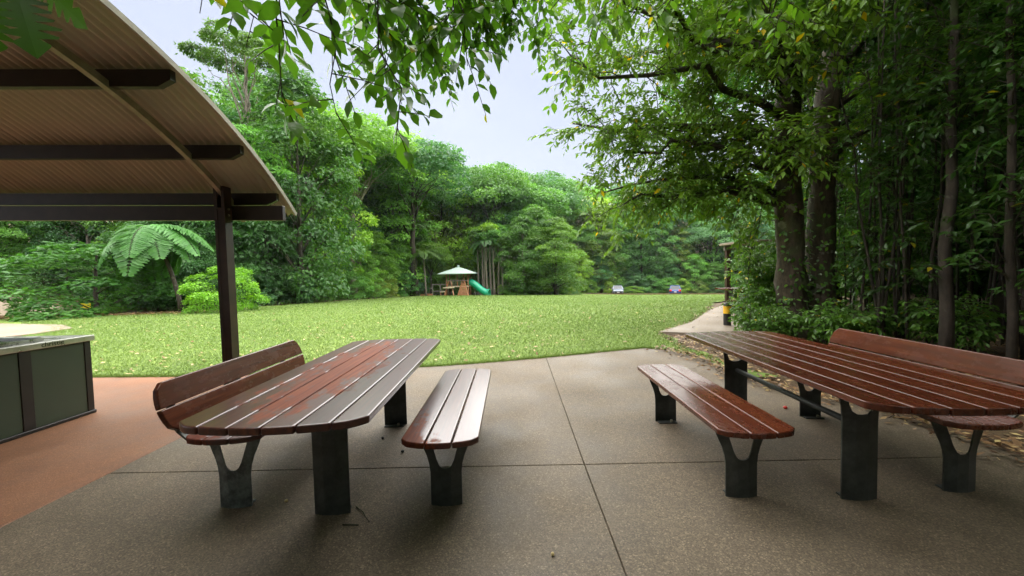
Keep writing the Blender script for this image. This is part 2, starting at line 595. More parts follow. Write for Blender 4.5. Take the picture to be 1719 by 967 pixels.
def path(name, poly, mat, dz):
    n = len(poly)
    c = np.mean(poly, 0)
    vs = [(x, y, float(gz(x, y)) + dz) for x, y in poly] + [(x, y, float(gz(x, y)) - 0.2) for x, y in poly]
    mb = MB(); mb.v = vs
    mb.f = [tuple(range(n)), tuple(range(n, 2 * n))[::-1]] + [(i, n + i, n + (i + 1) % n, (i + 1) % n) for i in range(n)]
    o = mb.build(name, mat)
    o['kind'] = 'structure'
path('side_path', [(-34, 9), (-13.6, 9), (-13.2, 10.4), (-13.4, 11.5), (-14.9, 12.5), (-18.0, 13.3), (-24, 13.9), (-34, 14.2)], 'pale_concrete', 0.0)
path('forest_track', [(-45, 16.2), (-24.5, 17.2), (-22.6, 18.6), (-23.0, 19.6), (-26, 20.4), (-45, 21.5)], 'pale_concrete', -0.06)
path('shelter_path', [(3.25, 8.4), (4.1, 8.05), (5.2, 8.3), (8.2, 10.6), (12.5, 11.2), (12.5, 15), (8.5, 15), (6.5, 12.5), (4.62, 9.78)], 'pale_concrete', -0.01)
path('car_park', [(9.9, 61), (11.2, 66.2), (45, 66.6), (45, 60.3)], 'forest_floor', 0.02)

# ------------------------------------------------------------------ picnic furniture
def plank_mesh(name, x0, x1, endn, endf, th, bev=0.009):
    """a board lying along y between x0 and x1; endn / endf give the outline of its ends"""
    n = 5
    xs = [x0 + (x1 - x0) * i / (n - 1) for i in range(n)]
    poly = [(x, endn(x)) for x in xs] + [(x, endf(x)) for x in reversed(xs)]
    mb = prism(poly, -th, 0.0)
    return mb.mesh(name, smooth=True, bev=bev, segs=3)

def soften(o):
    md = o.modifiers.new('even_normals', 'WEIGHTED_NORMAL')
    md.weight = 100
    md.mode = 'FACE_AREA'
    return o

def top_boards(parent, name, n, pitch, gap, y0, y1, sag, corner, z, th, mat, tilt=None):
    hw = n * pitch / 2
    def prof(x):
        t = abs(x) / hw
        d = sag * t * t
        if t > 0.80: d += corner * ((t - 0.80) / 0.20) ** 1.6
        return d
    for i in range(n):
        xa = -hw + i * pitch + gap / 2
        xb = -hw + (i + 1) * pitch - gap / 2
        me = plank_mesh(name, xa, xb, lambda x: y0 + prof(x), lambda x: y1 - prof(x), th)
        o = soften(link(name, me, parent, mat, (0, 0, z)))
        if tilt: o.matrix_local = tilt
    return hw

def plate(name, outline, mat, parent, bend, folds, y, th=0.009, hole=None):
    """pressed steel plate: outline in (x, z), cut along fold lines and bent back in y"""
    bm = bmesh.new()
    vs = [bm.verts.new((x, 0, z)) for x, z in outline]
    fc = bm.faces.new(vs)
    for fx in folds:
        bmesh.ops.bisect_plane(bm, geom=bm.verts[:] + bm.edges[:] + bm.faces[:], plane_co=(fx, 0, 0), plane_no=(1, 0, 0), dist=1e-5)
    bmesh.ops.triangulate(bm, faces=bm.faces[:])
    for v in bm.verts:
        v.co.y = bend(v.co.x)
    r = bmesh.ops.extrude_face_region(bm, geom=bm.faces[:])
    for g in r['geom']:
        if isinstance(g, bmesh.types.BMVert):
            g.co.y += th
    bmesh.ops.recalc_face_normals(bm, faces=bm.faces)
    me = bpy.data.meshes.new(name)
    bm.to_mesh(me); bm.free()
    return link(name, me, parent, mat, (0, y, 0))

def arc_pts(cx, cz, r, a0, a1, n):
    return [(cx + r * math.cos(a0 + (a1 - a0) * i / n), cz + r * math.sin(a0 + (a1 - a0) * i / n)) for i in range(n + 1)]

def bench_outline(h, half=0.093, arm=0.165):
    right = [(half, 0), (half, 0.20), (half + 0.006, 0.25), (half + 0.02, 0.30), (half + 0.045, 0.36), (arm, h)]
    inner_r = [(arm - 0.062, h), (arm - 0.075, h - 0.02), (0.052, 0.28), (0.036, 0.245), (0.018, 0.231), (0, 0.228)]
    o = right + inner_r
    o += [(-x, z) for x, z in reversed(o) if x > 1e-6]
    return o

def table_outline(h, half=0.102):
    right = [(half, 0), (half, 0.46), (half + 0.006, 0.56), (half + 0.022, 0.64), (half + 0.05, h)]
    inner = [(half - 0.012, h), (half - 0.022, h - 0.05), (half - 0.03, 0.57), (half - 0.046, 0.53), (half - 0.07, 0.512), (0, 0.508)]
    o = right + inner
    o += [(-x, z) for x, z in reversed(o) if x > 1e-6]
    return o

def bendf(w):
    return lambda x: -0.017 * (1 - min(1.0, max(0.0, (abs(x) - 0.35 * w) / (0.65 * w)))) if abs(x) < w else 0.0 + (abs(x) - w) * 0.15

def leg(parent, outline, half, y, face, mat='dark_steel', slot=False):
    f = bendf(half)
    sgn = 1 if face < 0 else -1
    o = plate('leg', outline, mat, parent, lambda x: sgn * f(x), [-half, -0.8 * half, -0.55 * half, -0.35 * half, 0.35 * half, 0.55 * half, 0.8 * half, half], y)
    # foot flange with a bolt
    mb = MB(); mb.box(-half * 0.85, half * 0.85, min(0.004 * sgn, 0.06 * sgn), max(0.004 * sgn, 0.06 * sgn), 0.0005, 0.009)
    link('foot_plate', mb.mesh('foot_plate'), o, mat)
    mb = MB(); mb.tube([(0.035, 0.04 * sgn, 0.008), (0.035, 0.04 * sgn, 0.028)], 0.011, 6)
    link('bolt', mb.mesh('bolt'), o, 'galvanised')
    # cross arm under the boards
    return o

def make_table(label, loc, rz, mat, y0, y1, ln, lf, group):
    t = thing('picnic_table', label, 'table', loc, rz, group)
    zt = 0.76
    top_boards(t, 'plank', 6, 0.1395, 0.0065, y0, y1, 0.062, 0.045, zt, 0.036, mat)
    for y, fc in ((ln, -1), (lf, 1)):
        l_ = leg(t, table_outline(zt - 0.044), 0.102, y, fc)
        mb = MB(); mb.box(-0.36, 0.36, -0.02, 0.02, zt - 0.043, zt - 0.0365)
        link('cross_arm', mb.mesh('cross_arm'), l_, 'dark_steel')
    mb = MB(); mb.tube([(0.0, ln + 0.008, 0.435), (0.0, lf - 0.012, 0.435)], 0.019, 12)
    mb.build('brace_tube', 'dark_steel', t, smooth=True)
    return t

def make_bench(label, loc, rz, mat, y0, y1, ln, lf, group, back=0, near_leg='dark_steel'):
    t = thing('picnic_bench' if not back else 'backrest_bench', label, 'bench', loc, rz, group)
    zs = 0.476
    top_boards(t, 'plank', 3, 0.1455, 0.0065, y0, y1, 0.05, 0.028, zs, 0.034, mat)
    for y, fc, mm in ((ln, -1, near_leg), (lf, 1, 'dark_steel')):
        l_ = leg(t, bench_outline(zs - 0.041), 0.093, y, fc, mm)
        mb = MB(); mb.box(-0.2, 0.2, -0.02, 0.02, zs - 0.0405, zs - 0.0345)
        link('cross_arm', mb.mesh('cross_arm'), l_, 'dark_steel')
    if back:
        # back < 0: the backrest stands on the -x side
        s = back
        bx, bz, lean = 0.285 * s, 0.492, 0.30
        yc = (y0 + y1) / 2
        hl = (y1 - y0) / 2 - 0.035
        tot = 0.31
        for k in range(2):
            a0 = k * 0.156
            a1 = a0 + 0.150
            n = 5
            ed = []
            for i in range(n):
                v = a0 + (a1 - a0) * i / (n - 1)
                tt = (v - tot / 2) / (tot / 2)
                ed.append((v, hl - 0.045 * tt * tt - (0.03 * ((abs(tt) - .75) / .25) ** 2 if abs(tt) > .75 else 0)))
            poly = [(v, yc - q) for v, q in ed] + [(v, yc + q) for v, q in reversed(ed)]
            me = prism(poly, -0.016, 0.016).mesh('backrest_slat', smooth=True, bev=0.008, segs=3)
            o = soften(link('backrest_slat', me, t, 'dry_timber'))
            # local x (v) runs up the backrest, local z is its thickness
            up = Vector((s * math.sin(lean), 0, math.cos(lean)))
            yv = Vector((0, 1, 0))
            nn = up.cross(yv)
            mtx = Matrix((up, yv, nn)).transposed().to_4x4()
            mtx.translation = Vector((bx, 0, bz))
            o.matrix_local = mtx
        for y in (ln, lf):
            mb = MB()
            off = Vector((s * math.cos(lean), 0, -math.sin(lean))) * 0.026
            up = Vector((s * math.sin(lean), 0, math.cos(lean)))
            p0 = Vector((bx, y, bz)) + off
            mb.bar(Vector((0.15 * s, y, 0.425)), Vector((0.25 * s, y, 0.430)) , 0.05, 0.012)
            mb.bar(Vector((0.25 * s, y, 0.430)), p0 + up * 0.0, 0.05, 0.012)
            mb.bar(p0, p0 + up * 0.27, 0.05, 0.012)
            mb.build('backrest_bracket', 'dark_steel', t)
    return t

make_table('wet six-plank picnic table with puddled sheen beside the shelter post', (-1.085, 2.615, 0), 0.0213, 'wet_timber', -1.065, 1.065, 2.157 - 2.615, 3.455 - 2.615, 'picnic tables')
make_bench('low wet slatted bench without backrest, alone right of the wet table', (-0.422, 2.785, 0), 0.005, 'wet_bench_timber', -0.795, 0.795, -0.567, 0.575, 'backless picnic benches')
make_bench('slatted bench with backrest between the wet table and the shelter', (-1.715, 2.90, 0), 0.0213, 'wet_bench_timber', -0.80, 0.80, 2.245 - 2.90, 3.39 - 2.90, 'backrest benches', back=-1, near_leg='worn_steel')
make_table('drier red-brown six-plank picnic table in front of the twin-trunk tree', (2.03, 2.635, 0), -0.028, 'dry_timber', -1.055, 1.055, 2.18 - 2.635, 3.47 - 2.635, 'picnic tables')
make_bench('low slatted bench without backrest, left of the drier table', (1.362, 2.805, 0), -0.012, 'dry_timber', -0.785, 0.785, -0.572, 0.584, 'backless picnic benches')
make_bench('slatted bench with tall reddish backrest at the leaf litter edge', (2.69, 2.86, 0), -0.028, 'dry_timber', -0.80, 0.80, 2.235 - 2.86, 3.42 - 2.86, 'backrest benches', back=1)

# ------------------------------------------------------------------ barbecue shelter
RC, RZ, RR = 1.566, -1.546, 4.76           # rafter underside arc: centre (y, z) and radius
def fall(x): return -0.022 * (x + 3.255)
sh = thing('picnic_shelter', 'open shelter with curved corrugated roof on dark timber posts over the barbecue', 'shelter', (-3.255, 4.3, 0))
ox, oy = 3.255, -4.3                       # parts are written in world metres, moved to the base
def shp(name, mb, mat, parent=None, **kw):
    o = mb.build(name, mat, parent or sh, **kw)
    if parent is None: o.location = (ox, oy, 0)
    return o
A_EAVE = math.acos((4.80 - RC) / (RR + 0.175))
def arc(r, a): return RC + r * math.cos(a), RZ + r * math.sin(a)
def roof_strip(x0, x1):
    per, amp = 0.076, 0.021
    n = int(round((x1 - x0) / per)) * 8
    xs = np.linspace(x0, x1, n + 1)
    na = 44
    an = np.linspace(A_EAVE, PI - A_EAVE, na + 1)
    X, A = np.meshgrid(xs, an)
    r = RR + 0.178 + amp * np.sin((X - x0) / per * 2 * PI)
    Y = RC + r * np.cos(A)
    Z = RZ + r * np.sin(A) - 0.022 * (X + 3.255)
    V = np.stack([X, Y, Z], -1).reshape(-1, 3)
    Nn = np.stack([np.zeros_like(A), np.cos(A), np.sin(A)], -1).reshape(-1, 3)
    nx = n + 1
    i, j = np.meshgrid(np.arange(n), np.arange(na))
    a = (j * nx + i).ravel()
    q = np.stack([a, a + 1, a + nx + 1, a + nx], -1)
    N0 = len(V)
    V2 = V + Nn * 0.004
    rim = []
    for k in range(na):
        for c, fl in ((0, 0), (n, 1)):
            p, p2 = k * nx + c, (k + 1) * nx + c
            rim.append((p, p2, p2 + N0, p + N0) if fl else (p2, p, p + N0, p2 + N0))
    for k in range(n):
        rim.append((k, k + 1, k + 1 + N0, k + N0))
    Fc = np.concatenate([q[:, ::-1], q + N0, np.array(rim)])
    return np_mesh('roof_sheet', np.concatenate([V, V2]), Fc, smooth=True)
x = -2.69
while x > -8.5:
    w = 0.76
    me = roof_strip(x - w, x)
    o = link('roof_sheet', me, sh, 'roof_sheet', (ox, oy, 0))
    x -= w
# edge trim along the gable
mb = MB()
an = np.linspace(A_EAVE, PI - A_EAVE, 45)
for i in range(44):
    vs = []
    for a in (an[i], an[i + 1]):
        for r in (RR + 0.148, RR + 0.196):
            for xx in (-2.688, -2.683):
                y, z = arc(r, a)
                vs.append((xx, y, z + fall(xx)))
    mb.add(vs, [(0, 1, 3, 2), (4, 6, 7, 5), (0, 4, 5, 1), (2, 3, 7, 6), (0, 2, 6, 4), (1, 5, 7, 3)])
shp('edge_trim', mb, 'galvanised')
# rafters
def rafter(xr):
    mb = MB()
    a0 = math.acos((4.66 - RC) / RR)
    an = np.linspace(a0, PI - a0, 41)
    V = []
    for a in an:
        for r in (RR, RR + 0.062):
            for dx in (-0.025, 0.025):
                y, z = arc(r, a)
                V.append((xr + dx, y, z + fall(xr)))
    mb.v = V
    for i in range(40):
        o = i * 4
        mb.f += [(o, o + 4, o + 5, o + 1), (o + 2, o + 3, o + 7, o + 6), (o, o + 2, o + 6, o + 4), (o + 1, o + 5, o + 7, o + 3)]
    mb.f += [(0, 1, 3, 2), (160, 162, 163, 161)]
    shp('rafter', mb, 'galvanised')
for xr in (-3.255, -6.9): rafter(xr)
# purlins: chamfered ends, standing on the rafters
def purlin(a, tall=0.150, wid=0.05, xe=-2.73):
    y, z = arc(RR + 0.063, a)
    up = 0.110
    def pr(x, zlo):
        return [(x, y - wid / 2, zlo + fall(x)), (x, y + wid / 2, zlo + fall(x)), (x, y + wid / 2, z + up - 0.012 + fall(x)), (x, y - wid / 2, z + up - 0.012 + fall(x))]
    lo = z + up - tall
    ring = [pr(xe, lo + 0.055), pr(xe - 0.11, lo), pr(-8.4, lo)]
    mb = MB()
    mb.v = [p for r in ring for p in r]
    for i in range(2):
        for k in range(4):
            k2 = (k + 1) % 4
            mb.f.append((i * 4 + k, i * 4 + k2, i * 4 + 4 + k2, i * 4 + 4 + k))
    mb.f += [(3, 2, 1, 0), (8, 9, 10, 11)]
    shp('purlin', mb, 'beam_timber')
for yy in (4.50, 3.94, 3.17, 2.25, 1.10, 0.1, -0.8, -1.36):
    purlin(math.acos((yy - RC) / (RR + 0.063)))
# headers (eave beams) and posts
for y in (4.43, 2 * RC - 4.43):
    mb = MB()
    for x in (-2.62, -8.3):
        for yy in (y - 0.03, y + 0.03):
            for z in (2.055, 2.222):
                mb.v.append((x, yy, z + fall(x)))
    mb.f = [(0, 1, 3, 2), (4, 6, 7, 5), (0, 4, 5, 1), (2, 3, 7, 6), (0, 2, 6, 4), (1, 5, 7, 3)]
    shp('header_beam', mb, 'beam_timber', bev=0.004)
for x in (-3.255, -6.9):
    for y, sg in ((4.335, 1), (2 * RC - 4.335, -1)):
        mb = MB()
        for dx in (-0.0425, 0.0425):                # two flitches either side of the rafter
            mb.box(x + dx - 0.0165, x + dx + 0.0165, y - 0.056, y + 0.056, -0.01, 2.42)
        mb.box(x - 0.0255, x + 0.0255, y - 0.052, y + 0.052, -0.01, 2.18)
        p = shp('post', mb, 'post_timber')
        mb = MB()
        for z in (2.10, 2.17):
            mb.tube([(x - 0.07, y, z), (x + 0.07, y, z)], 0.012, 6)
        o = mb.build('bolt', 'galvanised', p)

# ------------------------------------------------------------------ barbecue
bq = thing('barbecue', 'green panelled park barbecue with steel bench top under the curved roof', 'barbecue', (-4.95, 2.8, 0))
def bqp(name, mb, mat, parent=None, **kw):
    o = mb.build(name, mat, parent or bq, **kw)
    if parent is None: o.location = (4.95, -2.8, 0)
    return o
BX0, BX1, BY0, BY1, BH = -5.40, -4.455, 1.55, 3.97, 0.775
mb = MB(); mb.box(BX0 + .02, BX1 - .02, BY0 + .02, BY1 - .02, 0.03, BH - .01); bqp('carcass', mb, 'black_frame')
mb = MB(); mb.box(BX0 - .012, BX1 + .012, BY0 - .012, BY1 + .012, 0.0, 0.032); bqp('plinth', mb, 'black_frame', bev=0.004)
ys = [BY0, 2.26, 2.86, 3.43, BY1]
for i, y in enumerate(ys):
    a, b_ = (y - 0.045, y + 0.045)
    if i == 0: a, b_ = BY0, BY0 + 0.06
    if i == len(ys) - 1: a, b_ = BY1 - 0.06, BY1
    mb = MB(); mb.box(BX1 - .0195, BX1 + .006, a, b_, 0.033, BH - 0.012); bqp('frame_post', mb, 'black_frame', bev=0.003)
for i in range(len(ys) - 1):
    a = ys[i] + (0.061 if i == 0 else 0.046)
    b_ = ys[i + 1] - (0.061 if i == len(ys) - 2 else 0.046)
    mb = MB(); mb.box(BX1 - .0195, BX1, a, b_, 0.034, BH - 0.013); bqp('panel', mb, 'green_panel', bev=0.002)
mb = MB(); mb.box(BX0 + .03, BX1 - .05, BY1 - .0195, BY1 - 0.001, 0.034, BH - 0.013); bqp('panel', mb, 'green_panel')
mb = MB(); mb.box(BX0 - .02, BX1 + .022, BY0 - .02, BY1 + .03, BH - .009, BH + 0.048)
top = bqp('bench_top', mb, 'stainless', bev=0.006, segs=2)
mb = MB(); mb.box(-5.30, -4.58, 2.75, 3.62, BH + 0.0485, BH + 0.066); hp = bqp('hotplate', mb, 'hotplate', bev=0.004)
mb = MB()
mb.box(-5.32, -4.56, 3.625, 3.645, BH + .0485, BH + .085); mb.box(-4.555, -4.535, 2.74, 3.645, BH + .0485, BH + .078)
bqp('hotplate_surround', mb, 'stainless')
mb = MB(); mb.box(-5.30, -4.58, 1.70, 2.50, BH + 0.0485, BH + 0.066); bqp('hotplate', mb, 'hotplate', bev=0.004)
fc = bpy.data.curves.new('lettering', 'FONT')
fc.body = 'christie'
fc.size = 0.062
fc.extrude = 0.0008
fc.align_x = 'LEFT'
ftmp = link('lettering_source', fc)
bpy.context.view_layer.update()
fme = bpy.data.meshes.new_from_object(ftmp.evaluated_get(bpy.context.evaluated_depsgraph_get()))
bpy.data.objects.remove(ftmp)
fo = link('lettering', fme, top, 'black_frame')
fo.matrix_local = Matrix(((0, 0, 1, BX1 + 0.0235), (1, 0, 0, 3.54), (0, 1, 0, BH + 0.004), (0, 0, 0, 1)))


# ------------------------------------------------------------------ leaf tools
def unit(v):
    return v / np.maximum(np.linalg.norm(v, axis=-1, keepdims=True), 1e-9)

def rand_dirs(n, rng):
    return unit(rng.normal(size=(n, 3)))

def leaf_arrays(P, A, N, Ln, Wd, detail=0, droop=0.12, rng=RNG, tint=None):
    """P base, A long axis, N face normal -> vertices, triangles, one tint per triangle"""
    n = len(P)
    A = unit(A)
    Sd = unit(np.cross(N, A))
    N = np.cross(A, Sd)
    Ln = np.broadcast_to(np.asarray(Ln, float), (n,))[:, None]
    Wd = np.broadcast_to(np.asarray(Wd, float), (n,))[:, None]
    if tint is None: tint = rng.random(n)
    def at(t, w, up): return P + A * Ln * t + Sd * Wd * w + N * Ln * up
    if not detail:
        vs = [at(0, 0, 0), at(0.45, 0.5, 0.06), at(1, 0, -droop), at(0.45, -0.5, 0.06)]
        tr = [(0, 1, 2), (0, 2, 3)]
    else:
        vs = [at(0, 0, 0), at(.28, .42, .05), at(.62, .44, .02), at(1, 0, -droop * 1.6), at(.62, -.44, .02), at(.28, -.42, .05), at(.3, 0, 0.0), at(.64, 0, -droop * .5)]
        tr = [(0, 1, 6), (0, 6, 5), (1, 2, 7), (1, 7, 6), (6, 7, 4), (6, 4, 5), (2, 3, 7), (7, 3, 4)]
    k = len(vs)
    V = np.stack(vs, 1).reshape(-1, 3)
    T = (np.arange(n)[:, None, None] * k + np.array(tr)[None]).reshape(-1, 3)
    return V, T, np.repeat(tint, len(tr))

def cat_arrays(parts):
    V, T, C, o = [], [], [], 0
    for v, t, c in parts:
        V.append(v); T.append(t + o); C.append(c); o += len(v)
    return np.concatenate(V), np.concatenate(T), np.concatenate(C)

def clump_crown(seed, cen, rad, n, leaf, asp=0.5, flat=0.72, fill=0.5, outward=None):
    rng = np.random.default_rng(seed)
    cen = np.asarray(cen, float); rad = np.asarray(rad, float)
    w = rad ** 2
    idx = rng.choice(len(cen), n, p=w / w.sum())
    d = rand_dirs(n, rng)
    d[:, 2] = np.where(d[:, 2] < -0.25, -d[:, 2] * 0.8, d[:, 2])
    if outward is not None:
        d = unit(d + outward * unit(cen[idx] - cen.mean(0)) * np.array([1, 1, 0.6]))
    r = rad[idx] * (fill + (1 - fill) * rng.random(n) ** 0.5)
    r *= 1 + 0.18 * rng.normal(size=n) * (rng.random(n) < 0.3)
    P = cen[idx] + d * r[:, None] * np.array([1, 1, flat])
    N = unit(d * 0.55 + np.array([0, 0, 0.75]) + 0.55 * rng.normal(size=(n, 3)))
    A = unit(np.cross(N, rand_dirs(n, rng)) + d * 0.5 + np.array([0, 0, -0.35]))
    sz = leaf * rng.uniform(0.6, 1.25, n)
    # every clump keeps a shade of its own
    ct = rng.uniform(0.0, 0.66, len(cen))
    tint = np.clip(ct[idx] + 0.33 * rng.random(n), 0, 0.96)
    return leaf_arrays(P, A, N, sz, sz * asp, 0, 0.15, rng, tint)

def curve_pts(a, b, sag, n, rng, wob=0.05):
    a, b = np.asarray(a, float), np.asarray(b, float)
    t = np.linspace(0, 1, n)[:, None]
    L_ = np.linalg.norm(b - a)
    p = a * (1 - t) + b * t
    p = p + np.array([0, 0, sag * L_]) * (4 * t * (1 - t))
    j = rng.normal(size=(n, 3)) * wob * L_
    j[0] = 0; j[-1] *= 0.3
    return p + j * np.minimum(t * 2, 1)

def trunk_mesh(name, H, r0_, r1_, limbs, seed, sides=8, lean=0.04, flare=1.5, lr=0.35):
    rng = np.random.default_rng(seed)
    mb = MB()
    n = 9
    zz = np.linspace(-0.15, H, n)
    off = np.cumsum(rng.normal(size=(n, 2)) * lean * H / n, 0)
    off -= off[0]
    pts = [(off[i, 0], off[i, 1], zz[i]) for i in range(n)]
    rad = [r0_ + (r1_ - r0_) * (i / (n - 1)) for i in range(n)]
    rad[0] *= flare; rad[1] *= 1 + (flare - 1) * 0.12
    mb.tube(pts, rad, sides)
    for (t, e, k) in limbs:
        i = min(n - 1, max(1, int(t * (n - 1))))
        s = np.array(pts[i])
        q = curve_pts(s, e, 0.10, 5, rng, 0.04)
        rr_ = rad[i] * lr * k
        mb.tube(q, [rr_ * 1.5, rr_ * 1.05, rr_ * 0.8, rr_ * 0.5, rr_ * 0.22], 5)
    return mb.mesh(name, smooth=True)

# ------------------------------------------------------------------ forest tree kinds (meshes shared by all trees of a kind)
KIND = {}
def kind_wall(key, seed, H, R, n, leaf, K, base=0.6, asp=0.5):
    """forest edge tree, leafy from low down to its top"""
    rng = np.random.default_rng(seed)
    cen, rad = [], []
    for k in range(K):
        z = base + (H - base) * (k + rng.random()) / K
        u = (z - base) / (H - base)
        prof = R * (0.72 + 0.45 * math.sin(PI * min(1, u * 0.9 + 0.15)) ** 1.0) * (1.0 if u < 0.72 else math.sqrt(max(0.05, 1 - ((u - 0.72) / 0.30) ** 2)))
        prof *= rng.uniform(0.65, 1.12)
        a = k * 2.399 + rng.normal() * 0.4
        rc = R * rng.uniform(0.24, 0.48)
        q = max(0.1, prof - rc * 0.7)
        cen.append((q * math.cos(a), q * math.sin(a), z)); rad.append(rc)
    V, T, C = clump_crown(seed + 1, cen, rad, int(n * 0.85), leaf, asp, 0.62, 0.74, 0.7)
    cr_ = np_mesh('crown', V, T, C)
    limbs = [(min(0.95, max(.12, c[2] / H - 0.12)), c, 0.8) for c in cen[::2]]
    tr = trunk_mesh('trunk', H * 0.93, 0.018 * H, 0.02, limbs, seed + 2)
    KIND[key] = (tr, cr_, H)

def kind_dome(key, seed, H, R, n, leaf, K, cb=0.5, asp=0.5, flat=0.6, rmin=0.26, rmax=0.42):
    rng = np.random.default_rng(seed)
    cen, rad = [], []
    ch = H * (1 - cb)
    for k in range(K):
        a = k * 2.399 + rng.normal() * 0.3
        u = (k + 0.5) / K
        rho = R * math.sqrt(u) * rng.uniform(0.8, 1.05)
        top = math.sqrt(max(0, 1 - (rho / R / 1.08) ** 2))
        z = H * cb + ch * (0.12 + 0.82 * top * (0.55 + 0.45 * rng.random()))
        rc = R * rng.uniform(rmin, rmax)
        cen.append((rho * math.cos(a), rho * math.sin(a), z - rc * 0.4)); rad.append(rc)
    V, T, C = clump_crown(seed + 1, cen, rad, int(n * 0.8), leaf, asp, flat * 0.92, 0.74, 0.4)
    limbs = [(rng.uniform(cb * 0.85, 0.9), np.array(c) - (0, 0, rad[i] * 0.3), 1.0) for i, c in enumerate(cen[::2])]
    KIND[key] = (trunk_mesh('trunk', H * 0.9, 0.019 * H, 0.03, limbs, seed + 2), np_mesh('crown', V, T, C), H)

for i in range(3): kind_wall('fine_wall%d' % i, 100 + 10 * i, 9.0, 2.7, 26000, 0.185, 60)
for i in range(4): kind_wall('wall%d' % i, 200 + 10 * i, 13.0, 3.5, 17000, 0.30, 66, 0.8)
for i in range(3): kind_dome('dome%d' % i, 300 + 10 * i, 16.0, 4.6, 13000, 0.33, 46)
kind_dome('fine_dome', 350, 13.0, 3.9, 24000, 0.20, 44, 0.42)
kind_dome('emergent', 360, 19.0, 2.5, 14000, 0.19, 26, 0.80, 0.45, 0.5, 0.22, 0.36)
kind_dome('sparse', 370, 17.0, 3.6, 4200, 0.26, 24, 0.62, 0.45, 0.5, 0.15, 0.26)
kind_dome('slender', 380, 8.5, 1.35, 2600, 0.24, 14, 0.60, 0.5, 0.7, 0.3, 0.5)
for i in range(3): kind_wall('shrub%d' % i, 400 + 10 * i, 2.6, 1.5, 9000, 0.125, 30, 0.12, 0.52)

GREENS = {
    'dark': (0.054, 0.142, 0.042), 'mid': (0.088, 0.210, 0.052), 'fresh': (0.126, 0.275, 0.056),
    'lime': (0.185, 0.330, 0.050), 'blue': (0.084, 0.200, 0.098), 'olive': (0.140, 0.215, 0.054), 'bright': (0.190, 0.380, 0.024)}
def gcol(k, rng, v=0.14):
    c = GREENS[k]
    s = 1 + rng.normal() * v
    return (c[0] * s * (1 + rng.normal() * 0.08), c[1] * s, c[2] * s * (1 + rng.normal() * 0.1), 1)

def plant(kind, name, label, cat, x, y, H, wid, color, group=None, bark_='bark_dark', rz=None, z=None, mat='leaf'):
    tr, crn, h0 = KIND[kind]
    s = H / h0
    t = thing(name, label, cat, (x, y, (float(gz(x, y)) - 0.06) if z is None else z), random.uniform(0, 6.28) if rz is None else rz, group)
    t.scale = (s * wid, s * wid, s)
    a = link('trunk', tr, t, bark_)
    if a.data.materials[0] != M[bark_]:
        a.material_slots[0].link = 'OBJECT'; a.material_slots[0].material = M[bark_]
    b_ = link('crown', crn, t, mat)
    b_.color = color
    return t

# ------------------------------------------------------------------ the forest round the lawn
EDGE = np.array([(-58, 10.5), (-46, 15.0), (-34, 17.5), (-24, 21.5), (-19.2, 18.6), (-16.9, 20.3), (-15.4, 24), (-14.4, 29), (-13.3, 34), (-11.4, 41.5), (-8.8, 47.5), (-4.5, 50), (-0.5, 48.3), (4, 47.3), (7.6, 49),
                 (9.4, 56), (11.5, 68), (22, 70.5), (34, 70.5), (47, 66), (44, 52), (33, 37), (24, 27), (17.5, 20)], float)
seg = np.linalg.norm(np.diff(EDGE, axis=0), axis=1)
cum = np.concatenate([[0], np.cumsum(seg)])
def edge_at(s):
    i = min(len(seg) - 1, int(np.searchsorted(cum, s, 'right') - 1))
    t = (s - cum[i]) / seg[i]
    p = EDGE[i] * (1 - t) + EDGE[i + 1] * t
    d = (EDGE[i + 1] - EDGE[i]) / seg[i]
    return p, np.array([-d[1], d[0]])
frng = np.random.default_rng(21)
ROWS = [  # offset, spacing, height range, kinds, noun
    (0.9, 2.9, (1.6, 3.2), ['shrub0', 'shrub1', 'shrub2'], 'shrub'),
    (2.6, 3.3, (5.0, 8.0), ['fine_wall0', 'fine_wall1', 'fine_wall2'], 'low'),
    (6.0, 4.0, (9.5, 13.0), ['wall0', 'wall1', 'wall2', 'wall3', 'fine_dome'], 'mid'),
    (10.5, 4.8, (13.0, 16.0), ['wall0', 'wall1', 'wall2', 'dome0', 'dome1'], 'tall'),
    (16.5, 5.8, (15.0, 18.0), ['dome0', 'dome1', 'dome2', 'wall3'], 'tall'),
    (25.0, 7.0, (16.0, 19.0), ['dome0', 'dome1', 'dome2'], 'far')]
COLS = ['dark', 'mid', 'mid', 'fresh', 'fresh', 'lime', 'blue', 'olive']
def side_of(x, y):
    if y < 30 and x < 0: return 'behind the curved-roof shelter'
    if x < -6: return 'left of the playground'
    if x < 10 and y < 80: return 'behind the playground'
    if x < 10: return 'on the far hill'
    return 'behind the parked cars'
cname = {'dark': 'dark green', 'mid': 'mid green', 'fresh': 'fresh green', 'lime': 'yellow-green', 'blue': 'blue-green', 'olive': 'olive green'}
